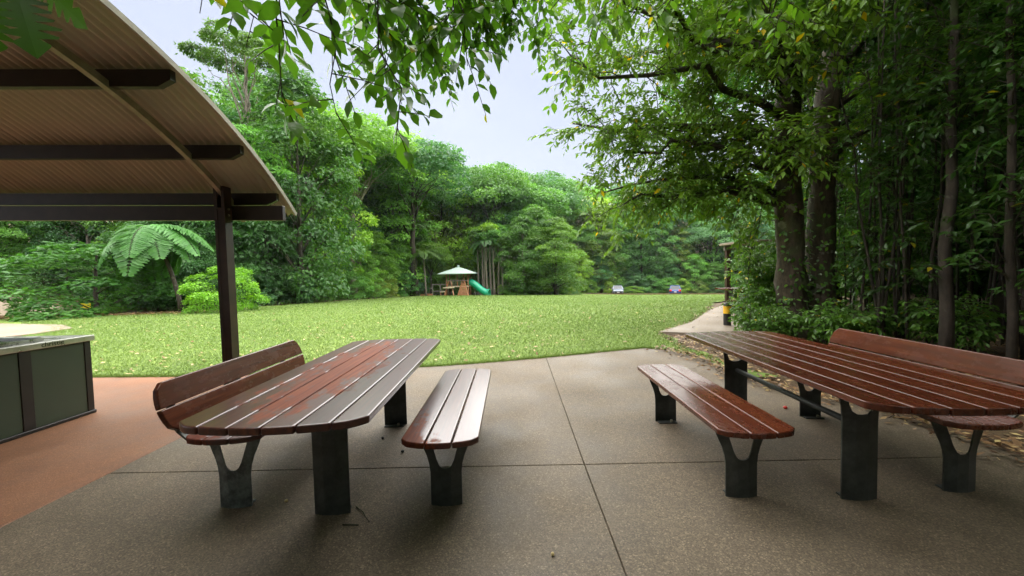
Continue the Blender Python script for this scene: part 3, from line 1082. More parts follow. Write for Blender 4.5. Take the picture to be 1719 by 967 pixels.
for ri, (off, sp, hr_, kinds, noun) in enumerate(ROWS):
    s = frng.uniform(0, sp)
    while s < cum[-1]:
        p, nn = edge_at(s)
        s += sp * frng.uniform(0.8, 1.25)
        o_ = off + frng.uniform(-0.9, 0.9) * (0.6 + off * 0.08)
        x, y = p + nn * o_
        if noun == 'shrub' and -9.6 < x < -3.2 and 40 < y < 49: continue
        az = x / max(y, 1)
        if az > 0.52 and noun in ('shrub', 'low') and y > 20 and x < 40: pass
        H = frng.uniform(*hr_)
        if x < -12 and y < 30 and noun in ('tall', 'far'): H *= 1.10
        if y > 44 and noun in ('mid', 'tall', 'far'): H *= 1.20
        if -0.55 < az < -0.18 and y < 75 and noun in ('mid', 'tall', 'far'): H *= 1.13
        ck = COLS[frng.integers(len(COLS))]
        if y < 26 and x < 0 and noun in ('shrub', 'low'): ck = ['dark', 'dark', 'mid', 'fresh', 'blue'][frng.integers(5)]
        k = kinds[frng.integers(len(kinds))]
        nm = 'forest_shrub' if noun == 'shrub' else 'forest_tree'
        word = {'shrub': 'leafy shrub', 'low': 'bushy young tree', 'mid': 'leafy tree', 'tall': 'tall tree', 'far': 'tall tree in the back rows'}[noun]
        lb = '%s %s in the forest edge %s' % (cname[ck], word, side_of(x, y))
        plant(k, nm, lb, 'shrub' if noun == 'shrub' else 'tree', x, y, H, frng.uniform(0.85, 1.2), gcol(ck, frng), lb, 'bark_pale' if frng.random() < 0.35 else 'bark_dark')
# rows up the hill behind
for y in (82, 92, 104, 118):
    x = -48.0
    while x < 70:
        ck = ['mid', 'fresh', 'blue', 'olive', 'mid'][frng.integers(5)]
        lb = '%s tree on the wooded hill beyond the forest edge' % cname[ck]
        plant(['dome0', 'dome1', 'dome2', 'wall1'][frng.integers(4)], 'hill_tree', lb, 'tree', x + frng.normal(), y + frng.normal() * 1.5, frng.uniform(14, 18) * (0.93 if y > 100 else 1), frng.uniform(0.95, 1.25), gcol(ck, frng), lb)
        x += frng.uniform(5.5, 8.0)

# single trees one can point at
for k, x, y, H, ck, lb in (('dome1', -15.5, 38.5, 17.0, 'mid', 'tall round-crowned tree on the skyline just right of the hanging leaf whorl'), ('dome2', -19.5, 38.0, 19.5, 'dark', 'tall dark tree on the skyline right of the curved roof'),
                           ('wall1', -14.2, 45.0, 16.5, 'fresh', 'tall leafy column tree on the skyline left of the playground'), ('dome0', -12.6, 52.0, 17.5, 'mid', 'high mid green crown on the skyline left above the playground roof'),
                           ('wall2', -22.5, 34.5, 18.0, 'blue', 'tall blue-green tree just behind the shelter roof edge'), ('wall0', -17.3, 33.0, 14.5, 'lime', 'yellow-green tall tree rising behind the shelter post side forest')):
    plant(k, 'tall_tree', lb, 'tree', x, y, H, 1.0, gcol(ck, frng), None, 'bark_pale')
plant('emergent', 'tall_tree', 'tallest tree, pale bare trunk with small round crown above the curved roof', 'tree', -18.8, 27.5, 19.6, 1.0, (0.085, 0.165, 0.032, 1), None, 'bark_pale', 0.6)
plant('sparse', 'thin_crowned_tree', 'open thin-crowned tree poking above the skyline over the playground slide', 'tree', 1.2, 84, 23.0, 1.1, (0.06, 0.10, 0.05, 1), None, 'bark_pale')
plant('shrub1', 'bright_bush', 'round bright lime-green bush behind the shelter post', 'bush', -13.35, 17.55, 1.95, 1.22, (0.135, 0.300, 0.026, 1), None, 'bark_dark', 1.0, None, 'leaf_gloss')
plant('shrub2', 'dark_shrub', 'wide dark green shrub above the small yellow sign', 'shrub', -19.3, 17.6, 3.0, 1.9, (0.045, 0.13, 0.03, 1))
plant('fine_dome', 'spreading_tree', 'spreading pale green tree over the left of the playground', 'tree', -9.6, 45.0, 7.0, 1.05, (0.11, 0.21, 0.035, 1))
plant('fine_wall1', 'lawn_edge_tree', 'bushy tree with thick pale trunk right of the playground slide', 'tree', 1.6, 46.6, 9.2, 1.05, (0.075, 0.17, 0.035, 1), None, 'bark_pale')
plant('fine_wall0', 'lawn_edge_tree', 'broad rounded yellow-green tree standing forward left of the white car', 'tree', 5.4, 46.6, 9.0, 1.25, (0.105, 0.205, 0.032, 1))
plant('fine_wall2', 'lawn_edge_tree', 'dense green tree between the thick-trunked and the rounded tree', 'tree', 3.4, 48.2, 10.5, 1.1, (0.07, 0.16, 0.04, 1))
plant('shrub0', 'ground_bush', 'low wide fresh green bush on the lawn edge right of the slide', 'bush', 0.25, 45.3, 1.0, 2.6, (0.085, 0.20, 0.032, 1))
plant('shrub1', 'ground_bush', 'low yellow-green bush behind the lawn between the two cars', 'bush', 21.5, 68, 1.3, 2.6, (0.12, 0.23, 0.03, 1))
for i, (x, y, H) in enumerate([(-3.6, 47.2, 9), (-3.05, 46.6, 8.4), (-2.6, 47.4, 9.6), (-2.15, 46.8, 8.8), (-1.7, 47.6, 9.3), (-1.1, 46.9, 7.6), (-4.2, 48.0, 9.0), (-0.3, 47.4, 8.8)]):
    plant('slender', 'slender_tree', 'slim pale-trunked tree in the thicket right of the playground slide', 'tree', x, y, H, 0.95, gcol(['fresh', 'mid', 'lime'][i % 3], frng), 'slim trees right of the slide', 'bark_pale')

# fern and palm fronds
def frond_mesh(name, Lf, n, pin, pw, arch, rise=0.35, seed=0, mid=0.45):
    """feather leaf along +x, arching down"""
    rng = np.random.default_rng(seed)
    t = np.linspace(0.0, 1, 40)
    px = Lf * t * (1 - 0.12 * t)
    pz = Lf * (rise * t - arch * t * t)
    P, A, N, Ls = [], [], [], []
    for k in range(n):
        u = 0.10 + 0.89 * (k + 0.5) / n
        x = np.interp(u, t, px); z = np.interp(u, t, pz)
        dx = np.interp(u + 0.02, t, px) - x + 1e-4; dz = np.interp(u + 0.02, t, pz) - z
        d = np.array([dx, 0, dz]); d /= np.linalg.norm(d)
        ll = pin * (math.sin(PI * min(1, 0.12 + u ** 0.8 * 0.86)) ** 0.8) + 0.02
        nrm = np.array([-d[2], 0, d[0]])
        for s in (-1, 1):
            P.append((x, 0, z)); A.append(d * 0.42 + np.array([0, s, 0]) + nrm * (-0.12) + rng.normal(size=3) * 0.03)
            N.append(nrm + rng.normal(size=3) * 0.08); Ls.append(ll)
    P, A, N, Ls = map(np.array, (P, A, N, Ls))
    V, T, C = leaf_arrays(P, A, N, Ls, pw, 1, 0.10, rng, 0.35 + 0.35 * rng.random(len(P)))
    mb = MB()
    mb.tube([(px[i], 0, pz[i]) for i in range(0, 40, 3)], [0.016 * Lf / 2.4 * (1 - 0.8 * i / 40) for i in range(0, 40, 3)], 4, False)
    me = np_mesh(name, V, T, C)
    return me, mb.mesh('frond_stalk')
def feather_plant(name, label, cat, x, y, H, nf, Lf, fr, rtrunk, color, bark_, group=None, lean=(0, 0), rz=0.0, tilts=(-0.25, 0.75)):
    t = thing(name, label, cat, (x, y, float(gz(x, y)) - 0.06), rz, group)
    mb = MB()
    n = 7
    mb.tube([(lean[0] * (i / 6) ** 1.5, lean[1] * (i / 6) ** 1.5, H * i / 6) for i in range(n)], [rtrunk * (1.3 if i == 0 else 1 - 0.2 * i / 6) for i in range(n)], 8)
    mb.build('trunk', bark_, t, smooth=True)
    rng = np.random.default_rng(int(abs(x * 100) + y))
    for k in range(nf):
        me, st = fr[k % len(fr)]
        o = link('frond', me, t, 'leaf')
        ti = tilts[0] + (tilts[1] - tilts[0]) * ((k * 0.618) % 1)
        o.location = (lean[0], lean[1], H)
        o.rotation_euler = (rng.normal() * 0.12, ti, k * 2.399 + rng.normal() * 0.1)
        sc = Lf * rng.uniform(0.85, 1.1)
        o.scale = (sc, sc, sc)
        c = rng.uniform(0.8, 1.2)
        o.color = (color[0] * c, color[1] * c, color[2] * c, 1)
        so = link('frond_stalk', st, o, 'bark_dark')
    return t
FERN = [frond_mesh('frond', 1.0, 26, 0.36, 0.070, 0.66 + 0.13 * i, 0.32, 50 + i) for i in range(3)]
PALM = [frond_mesh('frond', 1.0, 30, 0.24, 0.026, 0.75 + 0.15 * i, 0.45, 60 + i) for i in range(2)]
feather_plant('tree_fern', 'tree fern with broad feathery fronds hanging below the shelter beam', 'tree fern', -15.3, 17.5, 4.05, 18, 2.6, FERN, 0.10, (0.075, 0.20, 0.055), 'bark_dark', lean=(-1.0, 0.1), rz=0.3, tilts=(0.10, 1.0))
feather_plant('palm', 'palm with drooping fronds above the slim trunks right of the slide', 'palm', -3.4, 46.9, 6.6, 14, 2.7, PALM, 0.09, (0.07, 0.16, 0.06), 'bark_pale', None, (0.2, 0))
feather_plant('palm', 'palm with hanging fronds left of the playground roof', 'palm', -9.9, 43.6, 4.9, 13, 2.6, PALM, 0.10, (0.10, 0.19, 0.05), 'bark_pale', None, (-0.2, 0))
feather_plant('palm', 'palm hidden high among the trees left of the playground', 'palm', -11.8, 45.0, 8.2, 14, 2.8, PALM, 0.10, (0.09, 0.18, 0.05), 'bark_pale', None, (0.3, 0))

# ------------------------------------------------------------------ near foliage: twigs with leaves along them
class Spray:
    def __init__(s, seed):
        s.rng = np.random.default_rng(seed)
        s.parts, s.wood = [], MB()
    def twigs(s, O, D, Ln, nl, leaf, asp=0.42, detail=0, droop=0.35, wood=True, shade=(0.05, 0.95), size_var=0.25):
        """twigs from O along D; leaves alternate along each twig"""
        rng = s.rng
        O = np.asarray(O, float); D = unit(np.asarray(D, float))
        n = len(O)
        Ln = np.broadcast_to(np.asarray(Ln, float), (n,))
        t = (np.arange(nl) + 0.7) / nl
        tt = np.broadcast_to(t, (n, nl)) + rng.normal(size=(n, nl)) * 0.02
        tt = np.clip(tt, 0.05, 1)
        g = np.array([0, 0, -1.0])
        B = O[:, None] + D[:, None] * (Ln[:, None] * tt)[..., None] + g * (Ln[:, None] * droop * tt ** 2)[..., None]
        Dt = unit(D[:, None] + g * (2 * droop * tt)[..., None])
        Sd = unit(np.cross(Dt, np.broadcast_to(np.array([0, 0, 1.0]), Dt.shape)) + 1e-3)
        sgn = np.where(np.arange(nl) % 2 == 0, 1.0, -1.0)[None, :, None]
        A = unit(Dt * 0.55 + Sd * sgn * (0.85 * (1 - 0.75 * (tt ** 3))[..., None]) + g * 0.35 + rng.normal(size=B.shape) * 0.24)
        N = unit(np.array([0, 0, 1.0]) + rng.normal(size=B.shape) * 0.42 + Sd * sgn * 0.2)
        m_ = n * nl
        Lf = leaf * (1 + size_var * rng.normal(size=m_)).clip(0.5, 1.5) * np.tile(0.75 + 0.35 * np.sin(PI * t), n)
        base = np.repeat(rng.uniform(shade[0], shade[1] - 0.3, n), nl)
        tint = np.clip(base + 0.3 * rng.random(m_), 0, 0.96)
        tint = np.where(rng.random(m_) < 0.012, 1.0, tint)
        s.parts.append(leaf_arrays(B.reshape(-1, 3), A.reshape(-1, 3), N.reshape(-1, 3), Lf, Lf * asp, detail, 0.10, rng, tint))
        if wood:
            for i in range(n):
                q = [O[i] + D[i] * Ln[i] * u + g * Ln[i] * droop * u * u for u in (0, 0.5, 1)]
                r_ = 0.0045 if leaf > 0.08 else 0.004
                s.wood.tube(q, [r_, r_ * 0.8, r_ * 0.5], 3, False)
    def limb(s, a, b, ra, rb, sag=0.08, wob=0.035, n=7, sides=6):
        q = curve_pts(a, b, sag, n, s.rng, wob)
        s.wood.tube(q, list(np.linspace(ra, rb, n)), sides)
        return q
    def bushy(s, q, nb, bl, ns, tl, nl, leaf, lo=0.25, br=0.012, detail=0, asp=0.42, droop=0.35, up=0.0, clear=None):
        """side branches off polyline q, each carrying twigs"""
        rng = s.rng
        O, D = [], []
        n = len(q)
        for k in range(nb):
            u = lo + (1 - lo) * (k + rng.random()) / nb
            f = u * (n - 1); i = min(n - 2, int(f))
            p = q[i] * (1 - f + i) + q[i + 1] * (f - i)
            ax = unit(q[i + 1] - q[i])
            d = unit(rand_dirs(1, rng)[0] * np.array([1, 1, 0.55]) + ax * 0.55 + np.array([0, 0, up]))
            L_ = bl * rng.uniform(0.6, 1.2) * (1.1 - 0.4 * u)
            c = curve_pts(p, p + d * L_, 0.05, 5, rng, 0.05)
            s.wood.tube(c, [br, br * .8, br * .6, br * .45, br * .3], 4, False)
            for j in range(ns):
                v = 0.15 + 0.85 * (j + rng.random()) / ns
                f2 = v * 4; i2 = min(3, int(f2))
                pp = c[i2] * (1 - f2 + i2) + c[i2 + 1] * (f2 - i2)
                if clear is not None and clear(pp): continue
                O.append(pp)
                D.append(unit(d * 0.7 + rand_dirs(1, rng)[0] * 0.8))
        if O: s.twigs(np.array(O), np.array(D), tl * s.rng.uniform(0.7, 1.2, len(O)), nl, leaf, asp, detail, droop)
    def finish(s, parent, color, bark_='bark_dark', off=(0, 0, 0), mat='leaf_gloss', cname_='crown', wname='branches'):
        V, T, C = cat_arrays(s.parts)
        o = link(cname_, np_mesh(cname_, V, T, C), parent, mat, [-c for c in off])
        o.color = tuple(color) + (1,)
        w = s.wood.build(wname, bark_, parent, smooth=True, loc=[-c for c in off])
        return o, w

# the big twin-trunk tree on the right
TWIN = (6.15, 7.75, 0)
tw = thing('twin_trunk_tree', 'big broadleaf tree with two mottled trunks beside the patio', 'tree', TWIN)
rng = np.random.default_rng(5)
def big_trunk(pts, rads, seed):
    mb = MB()
    r_ = np.random.default_rng(seed)
    P = np.array(pts, float)
    tt = np.linspace(0, 1, len(P))
    t2 = np.linspace(0, 1, 34)
    Q = np.stack([np.interp(t2, tt, P[:, i]) for i in range(3)], -1)
    R_ = np.interp(t2, tt, rads) * (1 + 0.045 * np.sin(t2 * 41 + seed) + 0.03 * r_.normal(size=34))
    Q[:, :2] += np.cumsum(r_.normal(size=(34, 2)) * 0.006, 0)
    mb.tube(Q, list(R_), 16)
    # surface lumps
    for i, v in enumerate(mb.v):
        a = math.sin(v[2] * 6.1 + v[0] * 9 + seed) * math.cos(v[1] * 8 + v[2] * 3.3)
        k = 1 + 0.035 * a
        c = Q[i // 16]
        mb.v[i] = (c[0] + (v[0] - c[0]) * k, c[1] + (v[1] - c[1]) * k, v[2])
    o = mb.build('trunk', 'bark_big', tw, smooth=True)
    o.location = (-TWIN[0], -TWIN[1], 0)
    return o
big_trunk([(5.83, 7.75, -0.2), (5.76, 7.75, 0.25), (5.70, 7.75, 1.5), (5.64, 7.72, 3.0), (5.58, 7.7, 4.6), (5.6, 7.6, 7.0), (5.3, 7.5, 10)], [0.40, 0.29, 0.25, 0.235, 0.22, 0.18, 0.1], 3)
big_trunk([(6.26, 7.75, -0.2), (6.29, 7.75, 0.25), (6.34, 7.8, 1.5), (6.42, 7.85, 3.0), (6.56, 7.9, 4.8), (7.0, 8.0, 7.0), (7.4, 8.2, 10)], [0.36, 0.275, 0.24, 0.23, 0.21, 0.17, 0.1], 4)
sp = Spray(11)
for (a, b_, ra, sag, nb) in [
    ((5.66, 7.7, 2.8), (2.1, 8.9, 3.2), 0.06, 0.10, 12), ((5.66, 7.7, 2.7), (3.4, 8.0, 2.8), 0.05, 0.10, 14), ((5.66, 7.7, 2.6), (2.4, 8.6, 2.75), 0.07, 0.08, 16), ((5.78, 7.7, 3.1), (2.0, 7.6, 3.7), 0.08, 0.10, 18), ((5.75, 7.7, 3.6), (1.4, 8.2, 4.5), 0.09, 0.06, 20),
    ((5.72, 7.7, 4.2), (1.15, 7.2, 5.4), 0.09, 0.05, 22), ((5.7, 7.7, 4.6), (1.6, 6.0, 6.0), 0.09, 0.06, 20), ((5.7, 7.6, 5.2), (1.2, 7.9, 6.9), 0.10, 0.05, 22),
    ((5.7, 7.6, 4.4), (3.6, 5.4, 5.0), 0.07, 0.10, 16), ((5.7, 7.6, 5.0), (4.6, 4.9, 5.2), 0.07, 0.12, 16), ((5.6, 7.6, 5.8), (2.6, 9.8, 6.6), 0.09, 0.05, 20),
    ((5.75, 7.7, 3.3), (3.7, 9.6, 3.5), 0.06, 0.08, 14), ((5.75, 7.75, 3.9), (3.2, 10.2, 5.0), 0.07, 0.08, 16), ((6.6, 7.8, 3.6), (7.2, 5.6, 4.4), 0.06, 0.12, 14),
    ((6.7, 7.9, 4.6), (9.0, 6.2, 5.6), 0.08, 0.10, 18), ((6.7, 7.9, 4.2), (8.8, 8.6, 4.6), 0.07, 0.1, 16), ((6.8, 7.9, 5.4), (7.0, 4.6, 6.4), 0.09, 0.08, 20),
    ((5.5, 7.6, 6.6), (3.0, 6.5, 8.2), 0.09, 0.05, 20), ((6.9, 8, 6.4), (9.6, 7.0, 8.0), 0.09, 0.05, 20), ((5.5, 7.5, 7.4), (5.4, 5.0, 8.6), 0.08, 0.05, 20),
    ((5.4, 7.5, 7.6), (4.4, 9.6, 9.2), 0.08, 0.05, 16), ((5.74, 7.7, 3.0), (4.5, 6.6, 3.5), 0.035, 0.1, 9), ((6.6, 7.9, 3.4), (7.6, 9.8, 3.9), 0.06, 0.1, 12)]:
    q = sp.limb(a, b_, ra, 0.018, sag, 0.03)
    sp.bushy(q, int(nb * 1.45), 1.2, 8, 0.44, 10, 0.132, lo=0.14, droop=0.20)
sp.finish(tw, (0.112, 0.205, 0.030), 'bark_dark', TWIN)
# creeper leaves on the trunks
n = 420
z = rng.uniform(0.1, 4.2, n) * rng.uniform(0.3, 1, n); a = rng.uniform(-2.9, 0.3, n)
cx = np.where(rng.random(n) < 0.5, 5.70, 6.34)
P = np.stack([cx + 0.275 * np.cos(a), 7.76 + 0.275 * np.sin(a), z], -1)
N = np.stack([np.cos(a), np.sin(a), np.full(n, 0.5)], -1)
A = unit(np.array([0, 0, -0.8]) + rng.normal(size=(n, 3)) * 0.5 + N * 0.5)
V, T, C = leaf_arrays(P + N * 0.03, A, N, 0.10, 0.055, 1, 0.1, rng)
o = link('creeper', np_mesh('creeper', V, T, C), tw, 'leaf_gloss', (-TWIN[0], -TWIN[1], 0)); o.color = (0.075, 0.17, 0.03, 1)

# saplings of the dark thicket on the right: three kinds, copied
SAP = []
def sapling_kind(seed, H, r_, nb, stems=1, leaf=0.115, bl=0.95, base=0.14):
    s = Spray(seed)
    for k in range(stems):
        rg = s.rng
        b0 = rg.normal(size=2) * (0.16 if stems > 1 else 0.0)
        top_ = np.array([b0[0] + rg.normal() * 0.35, b0[1] + rg.normal() * 0.35, H * rg.uniform(0.85, 1.05)])
        q = curve_pts((b0[0], b0[1], -0.1), top_, 0.0, 9, rg, 0.004)
        s.wood.tube(q, list(np.linspace(r_, r_ * 0.35, 9)), 7)
        s.bushy(q, max(4, nb // stems), bl, 5, 0.40, 9, leaf, lo=base, br=0.008, droop=0.38, up=0.15)
    V, T, C = cat_arrays(s.parts)
    SAP.append((s.wood.mesh('trunk', smooth=True), np_mesh('crown', V, T, C)))
sapling_kind(31, 6.6, 0.035, 46)
sapling_kind(32, 7.4, 0.055, 52)
sapling_kind(33, 6.4, 0.022, 54, 8)
sapling_kind(34, 5.0, 0.028, 44, 1, 0.10, 0.8, 0.06)
sapling_kind(35, 8.0, 0.085, 50, 1, 0.125, 1.2, 0.42)
def sapling(k, name, label, cat, x, y, s, color, group=None, rz=None, bark_='bark_dark'):
    t = thing(name, label, cat, (x, y, float(gz(x, y)) - 0.08), random.uniform(0, 6.28) if rz is None else rz, group)
    t.scale = (s, s, s)
    link('trunk', SAP[k][0], t, bark_)
    c = link('crown', SAP[k][1], t, 'leaf_gloss')
    c.color = tuple(color) + (1,)
    return t
TG = 'saplings of the dark thicket'
srng = np.random.default_rng(77)
named = [(2, 'thin_stem_clump', 'clump of many thin upright stems behind the reddish backrest', 6.35, 6.35, 1.05), (4, 'sapling', 'thicker straight sapling trunk behind the reddish backrest', 6.15, 5.35, 1.0),
         (1, 'sapling', 'leaning sapling with forked stem at the right picture edge', 6.3, 4.75, 0.95)]
named += [(2, 'thin_stem_clump', 'clump of thin straight stems just right of the twin trunks', 7.05, 6.9, 1.0), (2, 'thin_stem_clump', 'clump of thin straight stems deep in the thicket at mid right', 8.6, 6.6, 1.1),
          (2, 'thin_stem_clump', 'clump of thin straight stems behind the end of the reddish backrest', 7.5, 4.9, 1.05)]
for k, nm, lb, x, y, s in named:
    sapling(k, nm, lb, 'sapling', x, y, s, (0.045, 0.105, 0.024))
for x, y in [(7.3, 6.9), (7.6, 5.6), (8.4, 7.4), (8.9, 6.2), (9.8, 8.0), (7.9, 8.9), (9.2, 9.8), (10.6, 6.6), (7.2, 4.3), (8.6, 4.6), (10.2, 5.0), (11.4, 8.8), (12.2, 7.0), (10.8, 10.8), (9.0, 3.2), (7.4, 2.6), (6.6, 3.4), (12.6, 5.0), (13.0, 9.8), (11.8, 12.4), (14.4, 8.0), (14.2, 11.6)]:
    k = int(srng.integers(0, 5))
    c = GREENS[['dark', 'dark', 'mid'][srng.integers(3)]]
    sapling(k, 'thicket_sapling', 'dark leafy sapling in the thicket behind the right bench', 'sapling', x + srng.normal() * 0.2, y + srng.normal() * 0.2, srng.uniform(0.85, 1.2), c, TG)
for x, y, H in [(13, 6, 9), (14.5, 9, 10), (12.5, 12.8, 9), (15, 13, 10.5), (16, 4, 10), (11.5, 2.2, 9), (17.5, 8.5, 12), (16.5, 17, 10), (20, 12, 12)]:
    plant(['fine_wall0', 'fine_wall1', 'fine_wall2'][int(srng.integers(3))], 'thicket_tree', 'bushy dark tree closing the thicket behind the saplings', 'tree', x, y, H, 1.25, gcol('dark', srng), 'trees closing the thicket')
for i, (x, y, H) in enumerate([(8.2, 4.6, 12.5), (10.2, 7.6, 13), (9.4, 11.2, 12), (12.0, 3.4, 13), (7.4, 0.8, 12), (13.6, 8.6, 14), (11.0, 14.6, 13)]):  # tall trees added to darken the thicket below them
    plant('dome%d' % (i % 3), 'thicket_shade_tree', 'tall tree added so that its high crown shades the thicket', 'tree', x, y, H, 1.05, gcol('dark', srng), 'shade trees added over the thicket')
# understory round the foot of the twin trunks
def under_kind(seed, H, R, leaf, stems):
    s = Spray(seed)
    rg = s.rng
    for k in range(stems):
        a = rg.uniform(0, 2 * PI)
        top_ = np.array([R * math.cos(a) * rg.uniform(.3, 1), R * math.sin(a) * rg.uniform(.3, 1), H * rg.uniform(0.55, 1.05)])
        q = curve_pts(rg.normal(size=3) * np.array([.08, .08, 0]), top_, 0.12, 6, rg, 0.03)
        s.wood.tube(q, list(np.linspace(0.012, 0.004, 6)), 5)
        s.bushy(q, 7, 0.34, 3, 0.22, 7, leaf, lo=0.2, br=0.005, droop=0.3, up=0.3, asp=0.46)
    V, T, C = cat_arrays(s.parts)
    SAP.append((s.wood.mesh('trunk', smooth=True), np_mesh('crown', V, T, C)))
under_kind(41, 0.75, 0.6, 0.095, 14)      # 5
under_kind(42, 1.3, 0.7, 0.10, 16)        # 6
under_kind(43, 2.3, 1.0, 0.11, 26)        # 7
for (k, x, y, s, lb) in [(5, 4.55, 6.75, 0.8, 'low leafy shrub directly behind the far end of the drier table'), (6, 5.0, 7.0, 0.55, 'knee-high leafy shrub left of the twin trunks'),
        (5, 5.85, 6.85, 0.7, 'leafy shrub at the foot of the left trunk'), (5, 6.35, 6.75, 0.75, 'leafy shrub at the foot of the right trunk'), (5, 5.35, 6.2, 0.9, 'small leafy plant in the litter before the left trunk'),
        (6, 5.35, 8.3, 0.8, 'tall leafy shrub between the side path and the twin trunks'), (7, 6.1, 9.1, 0.7, 'arching leafy shrub half hiding the second shelter'), (7, 6.7, 9.9, 1.0, 'tall leafy shrub just left of the twin trunks, behind them'),
        (6, 7.15, 6.9, 0.65, 'leafy shrub right of the twin trunks'), (5, 6.9, 5.9, 1.0, 'small leafy plant between thin stems behind the reddish backrest'), (5, 7.6, 5.0, 1.1, 'small leafy plant on the litter behind the bench end'),
        (7, 8.4, 11.0, 0.8, 'leafy shrub in front of the second shelter posts'), (5, 4.95, 7.7, 0.9, 'leafy shrub by the side path next to the bollard'), (7, 9.2, 9.6, 1.3, 'tall shrub right of the second shelter')]:
    sapling(k, 'leafy_shrub', lb, 'shrub', x, y, s, (0.085, 0.185, 0.032))

sapling(3, 'leafy_sapling', 'slender leafy sapling in front of the second shelter, left of the twin trunks', 'sapling', 5.45, 9.0, 0.72, (0.10, 0.20, 0.035))
# the tree that overhangs the camera
OV = (-0.6, -3.4, 0)
ov = thing('overhanging_tree', 'overhanging tree whose leafy branches hang into the top of the view', 'tree', OV)
sp = Spray(61)
q = sp.limb((-0.6, -3.4, -0.1), (-0.3, -2.6, 4.6), 0.24, 0.17, 0.0, 0.01, 9, 12)
lims = []
for b_, nb in (((-1.1, 2.4, 4.5), 10), ((1.6, 2.6, 4.6), 12), ((3.6, 1.0, 5.0), 14), ((-3.2, -0.6, 5.2), 14), ((0.4, -6.5, 6.0), 14), ((-4.5, -4.5, 5.6), 14), ((4.2, -3.6, 5.4), 14), ((1.0, 0.2, 6.4), 16), ((2.6, -1.0, 6.0), 14), ((-1.5, -1.2, 6.2), 14), ((-0.2, 1.4, 5.2), 12), ((3.0, 3.0, 5.8), 12), ((1.2, 3.4, 6.4), 14), ((-1.0, 3.2, 6.6), 14), ((4.6, 3.0, 6.6), 14), ((-3.0, 2.2, 6.2), 12)):  # limbs and crown kept above the view, added to shade the patio
    q = sp.limb((-0.3, -2.6, 4.5), b_, 0.10, 0.03, 0.06, 0.02, 8, 8)
    lims.append(q)
    sp.bushy(q, int(nb * 1.7), 1.6, 9, 0.5, 9, 0.19, lo=0.2, br=0.012, droop=0.2, asp=0.5, clear=lambda p: p[2] < 1.6 + 0.78 * max(p[1], 0.2))
sp.finish(ov, (0.06, 0.13, 0.022), 'bark_dark', OV)
# sprays that reach into the picture
def hang(seed, starts, leaf, detail, color, asp=0.56):
    for i_, (a, b_, r_, sag, tw_) in enumerate(starts):
        s = Spray(seed * 20 + i_)
        q = s.limb(a, b_, r_, r_ * 0.35, sag, 0.03, 8, 5)
        for (n_, tl, nl, lo) in tw_:
            O, D = [], []
            for k in range(n_):
                u = lo + (1 - lo) * (k + s.rng.random()) / n_
                f = u * 7; i = min(6, int(f))
                O.append(q[i] * (1 - f + i) + q[i + 1] * (f - i))
                d = unit(q[i + 1] - q[i])
                D.append(unit(d * 0.6 + s.rng.normal(size=3) * np.array([0.8, 0.6, 0.35])))
            s.twigs(np.array(O), np.array(D), tl * s.rng.uniform(0.7, 1.2, n_), nl, leaf, asp, detail, 0.10, True, (0.05, 0.95), 0.2)
        w = s.wood.build('hanging_branch', 'bark_dark', ov, smooth=True, loc=[-c for c in OV])
        V, T, C = cat_arrays(s.parts)
        o = link('foliage', np_mesh('foliage', V, T, C), w, 'leaf_gloss')
        o.color = tuple(color) + (1,)
hang(71, [((-1.3, 1.9, 3.35), (-1.58, 2.35, 2.78), 0.006, 0.05, [(4, 0.30, 5, 0.5)]),
          ((-1.1, 1.9, 3.4), (-1.33, 2.30, 2.42), 0.007, -0.05, [(9, 0.32, 5, 0.35)]),
          ((-0.9, 1.9, 3.4), (-1.05, 2.35, 2.35), 0.007, 0.05, [(10, 0.32, 5, 0.3)])], 0.125, 1, (0.070, 0.175, 0.020))
hang(72, [((-1.0, 2.4, 3.9), (-0.74, 2.55, 2.30), 0.009, 0.05, [(10, 0.30, 5, 0.45)]),
          ((-0.9, 2.9, 4.1), (-0.85, 3.1, 2.75), 0.008, 0.05, [(13, 0.38, 6, 0.3)]),
          ((-0.5, 2.8, 4.1), (-0.30, 3.0, 3.0), 0.008, 0.05, [(12, 0.38, 6, 0.3)])], 0.125, 1, (0.062, 0.16, 0.020))
hang(75, [((-1.05, 2.5, 4.1), (-0.95, 2.95, 3.2), 0.008, 0.05, [(16, 0.30, 6, 0.3)]), ((-0.75, 2.5, 4.2), (-0.62, 3.0, 3.15), 0.008, 0.05, [(16, 0.30, 6, 0.3)]),
          ((-0.45, 2.6, 4.2), (-0.40, 3.1, 3.35), 0.008, 0.05, [(14, 0.30, 6, 0.3)]), ((-1.5, 1.9, 3.5), (-1.72, 2.2, 2.88), 0.006, 0.05, [(4, 0.24, 5, 0.4)])], 0.13, 1, (0.066, 0.165, 0.020), 0.52)
hang(73, [((-1.2, 4.2, 5.0), (-1.15, 4.6, 3.85), 0.012, 0.05, [(40, 0.34, 8, 0.15)]), ((-0.6, 4.0, 5.0), (-0.75, 4.6, 3.75), 0.012, 0.05, [(44, 0.34, 8, 0.15)]),
          ((-0.3, 4.0, 5.1), (-0.30, 4.6, 4.1), 0.012, 0.05, [(40, 0.32, 8, 0.15)]), ((0.0, 4.2, 5.2), (0.05, 4.8, 4.3), 0.010, 0.05, [(28, 0.30, 8, 0.2)]),
          ((-1.4, 4.2, 5.2), (-1.9, 4.8, 4.0), 0.010, 0.05, [(24, 0.30, 7, 0.3)]), ((0.6, 4.6, 5.6), (0.35, 5.0, 4.4), 0.010, 0.05, [(16, 0.3, 7, 0.3)])], 0.115, 1, (0.060, 0.145, 0.022))
